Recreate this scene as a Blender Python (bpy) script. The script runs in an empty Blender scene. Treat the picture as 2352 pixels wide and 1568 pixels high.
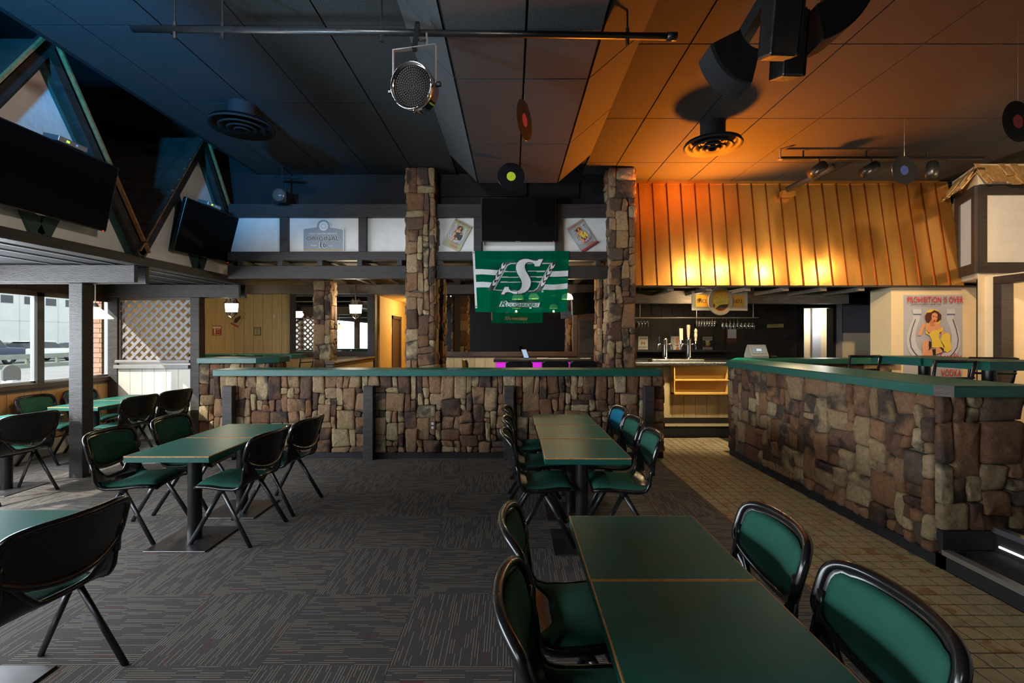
import bpy, bmesh, math, random
from mathutils import Vector, Matrix, noise as mnoise
R = math.radians
sc = bpy.context.scene
COL = sc.collection

# ------------------------------------------------------------------ camera
F, X0, Y0, HC = 1073.0, 1176.0, 773.0, 1.55      # focal length and horizon in 2352x1568 pixels, eye height
cam_d = bpy.data.cameras.new('camera')
cam_d.sensor_width = 36.0
cam_d.lens = 36.0 * F / 2352.0
cam_d.shift_y = -(784.0 - Y0) / 2352.0
cam_d.clip_start = 0.05
cam_d.clip_end = 300
cam = bpy.data.objects.new('camera', cam_d)
cam.location = (0, 0, HC)
cam.rotation_euler = (R(90), 0, 0)
COL.objects.link(cam)
sc.camera = cam

# ------------------------------------------------------------------ light
sc.view_settings.view_transform = 'Standard'
sc.view_settings.look = 'None'
sc.view_settings.exposure = 0.0
sc.view_settings.gamma = 1.0
sc.view_settings.use_curve_mapping = False
sc.cycles.max_bounces = 8
sc.cycles.diffuse_bounces = 4
sc.cycles.glossy_bounces = 4
sc.cycles.transparent_max_bounces = 12
sc.cycles.sample_clamp_indirect = 4.0
sc.cycles.caustics_reflective = False
sc.cycles.caustics_refractive = False
sc.cycles.use_denoising = True

world = bpy.data.worlds.new('world')
sc.world = world
world.use_nodes = True
bg = world.node_tree.nodes['Background']
bg.inputs[0].default_value = (0.86, 0.93, 1.0, 1)
bg.inputs[1].default_value = 2.2

def light(name, kind, loc, energy, color, **kw):
    d = bpy.data.lights.new(name, kind)
    d.energy = energy
    d.color = color
    tgt = kw.pop('target', None)
    for k, v in kw.items():
        setattr(d, k, v)
    o = bpy.data.objects.new(name, d)
    o.location = loc
    if tgt is not None:
        o.rotation_euler = (Vector(tgt) - Vector(loc)).to_track_quat('-Z', 'Y').to_euler()
    COL.objects.link(o)
    return o

sun_dir = Vector((1.0, 0.92, -1.0))
sun = light('sun', 'SUN', (-20, -15, 20), 6.5, (1.0, 0.95, 0.86), angle=R(0.6))
sun.rotation_euler = sun_dir.to_track_quat('-Z', 'Y').to_euler()
# daylight of the long window band in the left wall
light('window_daylight', 'AREA', (-5.98, 0.8, 1.55), 600, (0.80, 0.90, 1.0), shape='RECTANGLE', size=8.8, size_y=1.1,
      target=(0, 0.8, 1.25))

# ------------------------------------------------------------------ helpers
def X(px, D): return (px - X0) / F * D
def Z(py, D): return HC - (py - Y0) / F * D

def tag(o, label=None, cat=None, group=None, kind=None):
    if label: o['label'] = label
    if cat: o['category'] = cat
    if group: o['group'] = group
    if kind: o['kind'] = kind
    return o

def wloc(o):
    v = Vector((0, 0, 0))
    while o is not None:
        v += o.location
        o = o.parent
    return v

def thing(name, label, cat, loc=(0, 0, 0), group=None, rz=0.0):
    o = bpy.data.objects.new(name, None)
    o.empty_display_size = 0.1
    o.location = loc
    o.rotation_euler = (0, 0, rz)
    COL.objects.link(o)
    return tag(o, label, cat, group)

class MB:
    """collects faces for one mesh"""
    def __init__(s):
        s.v, s.f, s.m = [], [], []
    def add(s, verts, faces, mi=0):
        n = len(s.v)
        s.v += [tuple(p) for p in verts]
        s.f += [tuple(i + n for i in f) for f in faces]
        s.m += [mi] * len(faces)
        return s
    def box(s, x0, x1, y0, y1, z0, z1, mi=0):
        v = [(x, y, z) for x in (x0, x1) for y in (y0, y1) for z in (z0, z1)]
        return s.add(v, [(0, 1, 3, 2), (4, 6, 7, 5), (0, 4, 5, 1), (2, 3, 7, 6), (0, 2, 6, 4), (1, 5, 7, 3)], mi)
    def obox(s, c, ux, uy, uz, mi=0):
        c, ux, uy, uz = Vector(c), Vector(ux), Vector(uy), Vector(uz)
        v = [c + a * ux + b * uy + d * uz for a in (-1, 1) for b in (-1, 1) for d in (-1, 1)]
        return s.add(v, [(0, 1, 3, 2), (4, 6, 7, 5), (0, 4, 5, 1), (2, 3, 7, 6), (0, 2, 6, 4), (1, 5, 7, 3)], mi)
    def bar(s, p, q, w, t, up=(0, 0, 1), mi=0):
        p, q = Vector(p), Vector(q)
        d = (q - p)
        u = Vector(up)
        side = d.cross(u).normalized()
        u = side.cross(d).normalized()
        return s.obox((p + q) / 2, d / 2, side * (w / 2), u * (t / 2), mi)
    def tube(s, pts, r, seg=8, mi=0, closed=False, r2=None, cap=True):
        pts = [Vector(p) for p in pts]
        n = len(pts)
        rs = r if isinstance(r, (list, tuple)) else [r] * n
        base = len(s.v)
        prev = None
        for i, p in enumerate(pts):
            a = pts[(i - 1) % n] if (closed or i > 0) else p
            b = pts[(i + 1) % n] if (closed or i < n - 1) else p
            t = (b - a).normalized()
            if prev is None:
                ref = Vector((0, 0, 1)) if abs(t.z) < 0.9 else Vector((1, 0, 0))
                side = t.cross(ref).normalized()
            else:
                side = (prev - t * prev.dot(t)).normalized()
            prev = side
            up = side.cross(t)
            rr = rs[i]
            rb = r2 if r2 else rr
            for k in range(seg):
                a_ = 2 * math.pi * k / seg
                s.v.append(tuple(p + side * math.cos(a_) * rr + up * math.sin(a_) * rb))
        m = n if closed else n - 1
        for i in range(m):
            for k in range(seg):
                a0 = base + i * seg + k
                a1 = base + i * seg + (k + 1) % seg
                b0 = base + ((i + 1) % n) * seg + k
                b1 = base + ((i + 1) % n) * seg + (k + 1) % seg
                s.f.append((a0, a1, b1, b0)); s.m.append(mi)
        if cap and not closed:
            s.f.append(tuple(base + k for k in range(seg - 1, -1, -1))); s.m.append(mi)
            s.f.append(tuple(base + (n - 1) * seg + k for k in range(seg))); s.m.append(mi)
        return s
    def lathe(s, prof, c=(0, 0, 0), axis=(0, 0, 1), seg=20, mi=0):
        ax = Vector(axis).normalized()
        ref = Vector((1, 0, 0)) if abs(ax.x) < 0.9 else Vector((0, 1, 0))
        u = ax.cross(ref).normalized(); w = ax.cross(u)
        c = Vector(c); base = len(s.v)
        for (r, h) in prof:
            for k in range(seg):
                a = 2 * math.pi * k / seg
                s.v.append(tuple(c + ax * h + (u * math.cos(a) + w * math.sin(a)) * r))
        for i in range(len(prof) - 1):
            for k in range(seg):
                a0 = base + i * seg + k; a1 = base + i * seg + (k + 1) % seg
                s.f.append((a0, a1, a1 + seg, a0 + seg)); s.m.append(mi)
        return s
    def prism(s, poly, mapf, d0, d1, mi=0):
        """poly: 2-D outline; mapf(a, b, d) -> 3-D; extruded from d0 to d1"""
        n = len(poly)
        v = [mapf(a, b, d0) for a, b in poly] + [mapf(a, b, d1) for a, b in poly]
        f = [tuple(range(n)), tuple(range(2 * n - 1, n - 1, -1))]
        f += [(i, i + n, (i + 1) % n + n, (i + 1) % n) for i in range(n)]
        return s.add(v, f, mi)
    def mesh(s, name, mats, smooth=False, off=None, fix=True):
        me = bpy.data.meshes.new(name)
        v = s.v if off is None else [(a - off.x, b - off.y, c - off.z) for a, b, c in s.v]
        me.from_pydata(v, [], s.f)
        if not isinstance(mats, (list, tuple)): mats = [mats]
        for m in mats: me.materials.append(m)
        if len(mats) > 1: me.polygons.foreach_set('material_index', s.m)
        if fix:
            bm = bmesh.new(); bm.from_mesh(me)
            bmesh.ops.recalc_face_normals(bm, faces=bm.faces)
            bm.to_mesh(me); bm.free()
        if smooth: me.polygons.foreach_set('use_smooth', [True] * len(me.polygons))
        me.update()
        return me
    def build(s, name, mats, parent=None, smooth=False, bevel=0.0, world=True, kind=None, fix=True, autosmooth=False):
        off = wloc(parent) if (parent is not None and world) else None
        me = s.mesh(name, mats, smooth, off, fix)
        return link(name, me, parent, bevel, kind)

def link(name, me, parent=None, bevel=0.0, kind=None):
    o = bpy.data.objects.new(name, me)
    if parent is not None: o.parent = parent
    COL.objects.link(o)
    if bevel:
        b = o.modifiers.new('bevel', 'BEVEL'); b.width = bevel; b.segments = 2; b.limit_method = 'ANGLE'
        b.angle_limit = R(40)
    if kind: o['kind'] = kind
    return o

def copy_tree(o, parent=None):
    c = o.copy(); COL.objects.link(c); c.parent = parent
    for ch in [x for x in o.children]: copy_tree(ch, c)
    return c

def top_box(name, mat, x0, x1, y0, y1, z0, z1, label=None, cat=None, kind=None, bevel=0.0, parent=None, group=None):
    """one box as one object with its origin at the base"""
    mb = MB().box(x0, x1, y0, y1, z0, z1)
    if parent is not None:
        return mb.build(name, mat, parent, bevel=bevel)
    off = Vector(((x0 + x1) / 2, (y0 + y1) / 2, z0))
    o = link(name, mb.mesh(name, mat, off=off), None, bevel)
    o.location = off
    return tag(o, label, cat, group, kind)

_fonts = {}
def text_polys(s, shear=0.0, offset=0.0, space=1.0):
    """mesh of a line of text, normalised so that cap height is 1 and x starts at 0; returns verts, faces, width"""
    key = (s, shear, offset, space)
    if key in _fonts: return _fonts[key]
    cu = bpy.data.curves.new('t', 'FONT'); cu.body = s; cu.size = 1.0; cu.shear = shear; cu.offset = offset
    cu.space_character = space; cu.resolution_u = 3
    o = bpy.data.objects.new('t', cu); COL.objects.link(o)
    dg = bpy.context.evaluated_depsgraph_get()
    me = bpy.data.meshes.new_from_object(o.evaluated_get(dg))
    v = [tuple(p.co) for p in me.vertices]; f = [tuple(p.vertices) for p in me.polygons]
    bpy.data.objects.remove(o); bpy.data.curves.remove(cu); bpy.data.meshes.remove(me)
    if not v: v = [(0, 0, 0)]
    x0 = min(p[0] for p in v); x1 = max(p[0] for p in v)
    y0 = min(p[1] for p in v); y1 = max(p[1] for p in v)
    h = max(y1 - y0, 1e-6)
    v = [((p[0] - x0) / h, (p[1] - y0) / h) for p in v]
    _fonts[key] = (v, f, (x1 - x0) / h)
    return _fonts[key]

class Print:
    """flat print laid on a sheet: 2-D shapes (a right, b up, metres) at tiny layer offsets, one material per colour"""
    def __init__(s, mapf, step=0.0007):
        s.mapf, s.step, s.mats, s.mb, s.layer = mapf, step, [], MB(), 0
    def mi(s, mat):
        if mat not in s.mats: s.mats.append(mat)
        return s.mats.index(mat)
    def poly(s, pts, mat, layer=None):
        s.layer += 1
        L = s.layer if layer is None else layer
        s.mb.add([s.mapf(a, b, L * s.step) for a, b in pts], [tuple(range(len(pts)))], s.mi(mat))
    def rect(s, a0, a1, b0, b1, mat): s.poly([(a0, b0), (a1, b0), (a1, b1), (a0, b1)], mat)
    def disc(s, a, b, r, mat, n=24, ry=None):
        s.poly([(a + r * math.cos(2 * math.pi * k / n), b + (ry or r) * math.sin(2 * math.pi * k / n)) for k in range(n)], mat)
    def line(s, pts, w, mat):
        s.layer += 1
        for i in range(len(pts) - 1):
            p, q = Vector(pts[i]), Vector(pts[i + 1])
            d = (q - p).normalized(); nrm = Vector((-d.y, d.x)) * w / 2
            s.mb.add([s.mapf(c.x, c.y, s.layer * s.step) for c in (p - nrm, q - nrm, q + nrm, p + nrm)], [(0, 1, 2, 3)], s.mi(mat))
    def text(s, t, a, b, w, h, mat, shear=0.0, offset=0.0, rot=0.0, space=1.0):
        """text fitted into width w and height h with its lower left corner at a, b"""
        s.layer += 1
        v, f, tw = text_polys(t, shear, offset, space)
        cr, sr = math.cos(rot), math.sin(rot)
        pts = []
        for x, y in v:
            x, y = x * w / tw, y * h
            pts.append(s.mapf(a + x * cr - y * sr, b + x * sr + y * cr, s.layer * s.step))
        s.mb.add(pts, f, s.mi(mat))
    def build(s, name, parent):
        return s.mb.build(name, s.mats, parent, fix=False)

# ------------------------------------------------------------------ materials
def new_mat(name):
    m = bpy.data.materials.new(name); m.use_nodes = True
    nt = m.node_tree
    b = nt.nodes['Principled BSDF']
    return m, nt, b

def N(nt, t, **kw):
    n = nt.nodes.new(t)
    for k, v in kw.items():
        if k.startswith('i_'):
            key = k[2:]
            n.inputs[int(key) if key.isdigit() else key].default_value = v
        else: setattr(n, k, v)
    return n

def plain(name, col, rough=0.5, metal=0.0, var=0.0, vscale=6.0, bump=0.0, bscale=60.0, stretch=None, emit=None, estr=0.0,
          rvar=0.0, spec=0.5, coat=0.0, detail=4.0):
    m, nt, b = new_mat(name)
    b.inputs['Base Color'].default_value = (*col, 1)
    b.inputs['Roughness'].default_value = rough
    b.inputs['Metallic'].default_value = metal
    b.inputs['Specular IOR Level'].default_value = spec
    if coat:
        b.inputs['Coat Weight'].default_value = coat; b.inputs['Coat Roughness'].default_value = 0.15
    L = nt.links.new
    if var or bump or rvar:
        tc = N(nt, 'ShaderNodeTexCoord')
        src = tc.outputs['Object']
        if stretch:
            mp = N(nt, 'ShaderNodeMapping'); mp.inputs['Scale'].default_value = stretch
            L(src, mp.inputs[0]); src = mp.outputs[0]
    if var or rvar:
        nz = N(nt, 'ShaderNodeTexNoise', i_Scale=vscale, i_Detail=detail, i_Roughness=0.6)
        L(src, nz.inputs['Vector'])
    if var:
        mr = N(nt, 'ShaderNodeMapRange'); mr.inputs[1].default_value = 0.3; mr.inputs[2].default_value = 0.7
        mr.inputs[3].default_value = 1 - var; mr.inputs[4].default_value = 1 + var
        L(nz.outputs[0], mr.inputs[0])
        mx = N(nt, 'ShaderNodeVectorMath', operation='SCALE'); mx.inputs[0].default_value = col
        L(mr.outputs[0], mx.inputs['Scale']); L(mx.outputs[0], b.inputs['Base Color'])
    if rvar:
        mr2 = N(nt, 'ShaderNodeMapRange'); mr2.inputs[1].default_value = 0.3; mr2.inputs[2].default_value = 0.7
        mr2.inputs[3].default_value = max(0.03, rough - rvar); mr2.inputs[4].default_value = rough + rvar
        L(nz.outputs[0], mr2.inputs[0]); L(mr2.outputs[0], b.inputs['Roughness'])
    if bump:
        n2 = N(nt, 'ShaderNodeTexNoise', i_Scale=bscale, i_Detail=3.0)
        L(src, n2.inputs['Vector'])
        bp = N(nt, 'ShaderNodeBump', i_Strength=bump, i_Distance=0.01)
        L(n2.outputs[0], bp.inputs['Height']); L(bp.outputs[0], b.inputs['Normal'])
    if emit:
        b.inputs['Emission Color'].default_value = (*emit, 1); b.inputs['Emission Strength'].default_value = estr
    return m

M = {}
M['dark_wood'] = plain('dark_wood', (0.034, 0.027, 0.025), 0.52, var=0.35, vscale=5, bump=0.5, bscale=30, stretch=(1, 1, 8))
M['beam_wood'] = plain('beam_wood', (0.040, 0.031, 0.028), 0.55, var=0.4, vscale=6, bump=0.45, bscale=28, stretch=(0.8, 0.8, 6))
M['brown_trim'] = plain('brown_trim', (0.075, 0.042, 0.026), 0.45, var=0.25, vscale=8, bump=0.3, bscale=40, stretch=(1, 1, 5))
M['stucco'] = plain('stucco', (0.80, 0.77, 0.73), 0.75, var=0.05, bump=0.55, bscale=14)
M['cream_stucco'] = plain('cream_stucco', (0.80, 0.66, 0.46), 0.75, var=0.06, bump=0.5, bscale=16)
M['yellow_stucco'] = plain('yellow_stucco', (0.75, 0.50, 0.16), 0.7, var=0.08, bump=0.6, bscale=22)
M['cream_paint'] = plain('cream_paint', (0.82, 0.65, 0.40), 0.6, var=0.03)
M['tan_panel'] = plain('tan_panel', (0.62, 0.47, 0.25), 0.55, var=0.12, vscale=4, bump=0.2, bscale=40, stretch=(6, 6, 0.6))
M['orange_panel'] = plain('orange_panel', (0.62, 0.36, 0.15), 0.5, var=0.14, vscale=4, bump=0.25, bscale=40, stretch=(6, 6, 0.6))
M['white_panel'] = plain('white_panel', (0.72, 0.68, 0.60), 0.55, var=0.06, vscale=4, bump=0.25, bscale=40, stretch=(6, 6, 0.6))
M['green_lam'] = plain('green_laminate', (0.009, 0.150, 0.115), 0.40, var=0.2, vscale=2.2, rvar=0.05, spec=0.09, detail=2.0)
M['green_edge'] = plain('green_edge', (0.012, 0.105, 0.082), 0.4, var=0.08)
M['orange_edge'] = plain('worn_wood_edge', (0.60, 0.28, 0.08), 0.5, var=0.35, vscale=30)
M['green_fabric'] = plain('green_fabric', (0.022, 0.100, 0.072), 0.85, var=0.12, vscale=5, bump=0.35, bscale=420, spec=0.15)
M['blue_fabric'] = plain('blue_fabric', (0.008, 0.16, 0.27), 0.85, var=0.1, vscale=5, bump=0.35, bscale=420, spec=0.15)
M['black_plastic'] = plain('black_plastic', (0.010, 0.009, 0.009), 0.23, rvar=0.08, vscale=9, spec=0.55)
M['black_metal'] = plain('black_metal', (0.012, 0.012, 0.013), 0.34, rvar=0.08, vscale=20)
M['black_matte'] = plain('black_matte', (0.010, 0.010, 0.011), 0.7)
M['black_paint'] = plain('black_paint', (0.008, 0.008, 0.009), 0.85, bump=0.2, bscale=80)
M['void_black'] = plain('dark_boards', (0.006, 0.006, 0.007), 0.9)
M['screen'] = plain('screen_glass', (0.004, 0.004, 0.004), 0.6, spec=0.05)
M['tv_frame'] = plain('tv_bezel', (0.01, 0.01, 0.011), 0.3)
M['steel'] = plain('brushed_steel', (0.62, 0.60, 0.58), 0.28, 1.0, rvar=0.08, vscale=12, stretch=(1, 12, 12))
M['chrome'] = plain('chrome', (0.8, 0.8, 0.8), 0.08, 1.0)
M['plate_metal'] = plain('worn_base_plate', (0.16, 0.15, 0.15), 0.33, 0.9, var=0.2, vscale=5, rvar=0.1)
M['alu'] = plain('aluminium', (0.55, 0.55, 0.56), 0.35, 0.9, bump=0.1)
M['ceiling_tile'] = plain('ceiling_tile', (0.048, 0.047, 0.047), 0.85, var=0.06, vscale=3, bump=0.5, bscale=160)
M['grid_black'] = plain('ceiling_gap', (0.008, 0.008, 0.008), 0.8)
M['mortar'] = plain('mortar', (0.10, 0.085, 0.070), 0.95, var=0.3, vscale=30, bump=0.8, bscale=60)
M['shake'] = plain('cedar_shake', (0.52, 0.30, 0.11), 0.7, var=0.3, vscale=5, bump=0.6, bscale=30, stretch=(5, 5, 0.7))
M['dark_shingle'] = plain('dark_shingle', (0.035, 0.026, 0.021), 0.8, var=0.35, vscale=8, bump=0.6, bscale=40)
M['raw_edge'] = plain('shingle_edge', (0.34, 0.15, 0.05), 0.7, var=0.4, vscale=25)
M['green_trim'] = plain('green_trim', (0.020, 0.060, 0.050), 0.55, var=0.2, bump=0.3, bscale=40, stretch=(1, 1, 5))
M['lattice'] = plain('lattice_paint', (0.30, 0.28, 0.29), 0.6, var=0.1, vscale=10)
M['grey_wood'] = plain('weathered_wood', (0.20, 0.16, 0.13), 0.7, var=0.35, vscale=6, bump=0.6, bscale=40, stretch=(1, 6, 6))
M['loft'] = plain('loft_board', (0.30, 0.24, 0.16), 0.7, var=0.3, vscale=4, stretch=(1, 6, 1))
M['yellow_paint'] = plain('yellow_paint', (0.80, 0.48, 0.12), 0.45, var=0.04)
M['grey_board'] = plain('grey_board', (0.16, 0.15, 0.17), 0.6, var=0.05)
M['ivory'] = plain('ivory', (0.85, 0.80, 0.68), 0.5)
M['white'] = plain('white_plastic', (0.8, 0.8, 0.8), 0.4)
M['brown_plate'] = plain('brown_plate', (0.12, 0.07, 0.045), 0.45)
M['vinyl'] = plain('record_vinyl', (0.008, 0.008, 0.009), 0.25)
M['diffuser'] = plain('diffuser_paint', (0.022, 0.023, 0.025), 0.6, spec=0.12)
M['tan_vinyl'] = plain('tan_vinyl', (0.62, 0.42, 0.26), 0.45)
M['concrete'] = plain('concrete', (0.62, 0.63, 0.60), 0.8, var=0.06, vscale=0.5)
M['pavement'] = plain('pavement', (0.34, 0.32, 0.28), 0.85, var=0.1, vscale=0.3)
M['asphalt'] = plain('asphalt', (0.22, 0.22, 0.22), 0.9, var=0.1, vscale=0.4)
M['galv'] = plain('galvanised', (0.22, 0.24, 0.20), 0.5, 0.3, var=0.1, vscale=2)
M['rubber'] = plain('rubber', (0.02, 0.02, 0.02), 0.7)
M['dark_glass'] = plain('car_glass', (0.03, 0.04, 0.05), 0.08)
M['grass'] = plain('verge_grass', (0.20, 0.27, 0.10), 0.9, var=0.3, vscale=3)
M['amber'] = plain('amber_label', (0.75, 0.32, 0.03), 0.4, var=0.05)
M['nickel'] = plain('satin_frame', (0.62, 0.55, 0.45), 0.35, 0.8)
for nm, c in {'p_red': (0.55, 0.04, 0.03), 'p_dark': (0.02, 0.02, 0.02), 'p_brown': (0.10, 0.03, 0.015), 'p_skin': (0.78, 0.36, 0.18),
              'p_skin2': (0.60, 0.24, 0.11), 'p_yellow': (0.85, 0.60, 0.08), 'p_lemon': (0.70, 0.78, 0.03), 'p_grey': (0.46, 0.46, 0.52),
              'p_lgrey': (0.60, 0.60, 0.66), 'p_cream': (0.80, 0.76, 0.62), 'p_white': (0.82, 0.82, 0.82), 'p_green': (0.0, 0.14, 0.07),
              'p_dgreen': (0.0, 0.075, 0.045), 'p_silver': (0.40, 0.42, 0.38), 'p_olive': (0.48, 0.44, 0.24), 'p_blue': (0.012, 0.025, 0.10),
              'p_navy': (0.02, 0.03, 0.10), 'p_mred': (0.42, 0.05, 0.05), 'p_lblue': (0.30, 0.34, 0.39), 'p_gold': (0.55, 0.34, 0.08),
              'p_teal': (0.05, 0.16, 0.20), 'p_pink': (0.55, 0.08, 0.35)}.items():
    M[nm] = plain('print_' + nm[2:], c, 0.5)
def glow(name, col, strength): return plain(name, col, 0.5, emit=col, estr=strength)
M['lamp_white'] = glow('lantern_glass_lit', (1.0, 0.93, 0.78), 9.0)
M['lamp_warm'] = glow('warm_shade_lit', (1.0, 0.74, 0.40), 3.2)
M['lamp_dome'] = glow('dome_shade_lit', (1.0, 0.80, 0.50), 2.6)
M['led_pink'] = glow('pink_led_strip', (0.70, 0.02, 0.65), 0.8)
M['led_white'] = glow('white_led_strip', (0.9, 0.95, 1.0), 3.0)
M['led_green'] = glow('green_led', (0.35, 1.0, 0.05), 2.0)
M['led_red'] = glow('red_led', (1.0, 0.03, 0.02), 1.5)
M['led_blue'] = glow('blue_led', (0.1, 0.3, 1.0), 1.0)
M['pos_screen'] = glow('terminal_screen', (0.10, 0.13, 0.16), 0.5)
M['phone_screen'] = glow('phone_screen', (0.35, 0.5, 0.7), 0.6)

def mirror_mat():
    m, nt, b = new_mat('mirror')
    b.inputs['Base Color'].default_value = (0.62, 0.60, 0.56, 1); b.inputs['Metallic'].default_value = 1
    b.inputs['Roughness'].default_value = 0.015
    return m
M['mirror'] = mirror_mat()

def pane_mat(name, tint, gloss=0.08):
    m = bpy.data.materials.new(name); m.use_nodes = True; nt = m.node_tree; nt.nodes.clear()
    o = N(nt, 'ShaderNodeOutputMaterial'); t = N(nt, 'ShaderNodeBsdfTransparent'); g = N(nt, 'ShaderNodeBsdfGlossy')
    t.inputs[0].default_value = (*tint, 1); g.inputs[1].default_value = 0.02
    fr = N(nt, 'ShaderNodeLayerWeight'); fr.inputs[0].default_value = gloss
    mx = N(nt, 'ShaderNodeMixShader'); nt.links.new(fr.outputs[0], mx.inputs[0]); nt.links.new(t.outputs[0], mx.inputs[1])
    nt.links.new(g.outputs[0], mx.inputs[2]); nt.links.new(mx.outputs[0], o.inputs[0])
    return m
M['pane'] = pane_mat('window_glass', (0.95, 0.97, 0.96), 0.05)
M['glassware'] = pane_mat('glassware', (0.90, 0.91, 0.88), 0.62)

def stone_mat():
    m, nt, b = new_mat('field_stone'); L = nt.links.new
    oi = N(nt, 'ShaderNodeObjectInfo'); tc = N(nt, 'ShaderNodeTexCoord')
    rp = N(nt, 'ShaderNodeValToRGB'); e = rp.color_ramp.elements
    cols = [(0.0, (0.085, 0.050, 0.034)), (0.15, (0.17, 0.082, 0.042)), (0.32, (0.235, 0.120, 0.062)), (0.5, (0.255, 0.155, 0.082)), (0.64, (0.31, 0.215, 0.115)),
            (0.80, (0.38, 0.285, 0.160)), (0.9, (0.20, 0.095, 0.050)), (1.0, (0.10, 0.070, 0.052))]
    e[0].position, e[0].color = cols[0][0], (*cols[0][1], 1)
    e[1].position, e[1].color = cols[-1][0], (*cols[-1][1], 1)
    for p, c in cols[1:-1]:
        k = e.new(p); k.color = (*c, 1)
    L(oi.outputs['Random'], rp.inputs[0])
    off = N(nt, 'ShaderNodeVectorMath', operation='ADD'); sc_ = N(nt, 'ShaderNodeVectorMath', operation='SCALE')
    sc_.inputs['Scale'].default_value = 37.0
    L(oi.outputs['Location'], sc_.inputs[0]); L(tc.outputs['Object'], off.inputs[0]); L(sc_.outputs[0], off.inputs[1])
    n1 = N(nt, 'ShaderNodeTexNoise', i_Scale=5.0, i_Detail=3.0, i_Roughness=0.5); L(off.outputs[0], n1.inputs['Vector'])
    mr = N(nt, 'ShaderNodeMapRange'); mr.inputs[1].default_value = 0.43; mr.inputs[2].default_value = 0.58
    L(n1.outputs[0], mr.inputs[0])
    r2 = N(nt, 'ShaderNodeMath', operation='MULTIPLY'); r2.inputs[1].default_value = 7.31
    fr = N(nt, 'ShaderNodeMath', operation='FRACT'); L(oi.outputs['Random'], r2.inputs[0]); L(r2.outputs[0], fr.inputs[0])
    gt = N(nt, 'ShaderNodeMath', operation='GREATER_THAN'); gt.inputs[1].default_value = 0.60; L(fr.outputs[0], gt.inputs[0])
    am = N(nt, 'ShaderNodeMath', operation='MULTIPLY'); L(mr.outputs[0], am.inputs[0]); L(gt.outputs[0], am.inputs[1])
    am2 = N(nt, 'ShaderNodeMath', operation='MULTIPLY'); am2.inputs[1].default_value = 0.85; L(am.outputs[0], am2.inputs[0])
    mx = N(nt, 'ShaderNodeMix', data_type='RGBA'); mx.inputs[7].default_value = (0.038, 0.029, 0.028, 1)
    L(am2.outputs[0], mx.inputs[0]); L(rp.outputs[0], mx.inputs[6])
    n2 = N(nt, 'ShaderNodeTexNoise', i_Scale=32.0, i_Detail=7.0, i_Roughness=0.72); L(off.outputs[0], n2.inputs['Vector'])
    m2 = N(nt, 'ShaderNodeMapRange'); m2.inputs[1].default_value = 0.3; m2.inputs[2].default_value = 0.7
    m2.inputs[3].default_value = 0.85; m2.inputs[4].default_value = 1.7; L(n2.outputs[0], m2.inputs[0])
    vs = N(nt, 'ShaderNodeVectorMath', operation='SCALE'); L(mx.outputs[2], vs.inputs[0]); L(m2.outputs[0], vs.inputs['Scale'])
    L(vs.outputs[0], b.inputs['Base Color'])
    b.inputs['Roughness'].default_value = 0.82; b.inputs['Specular IOR Level'].default_value = 0.25
    ad = N(nt, 'ShaderNodeMath', operation='ADD'); L(n1.outputs[0], ad.inputs[0])
    ml = N(nt, 'ShaderNodeMath', operation='MULTIPLY'); ml.inputs[1].default_value = 0.8; L(n2.outputs[0], ml.inputs[0]); L(ml.outputs[0], ad.inputs[1])
    bp = N(nt, 'ShaderNodeBump', i_Strength=1.0, i_Distance=0.03); L(ad.outputs[0], bp.inputs['Height']); L(bp.outputs[0], b.inputs['Normal'])
    return m
M['stone'] = stone_mat()

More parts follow.
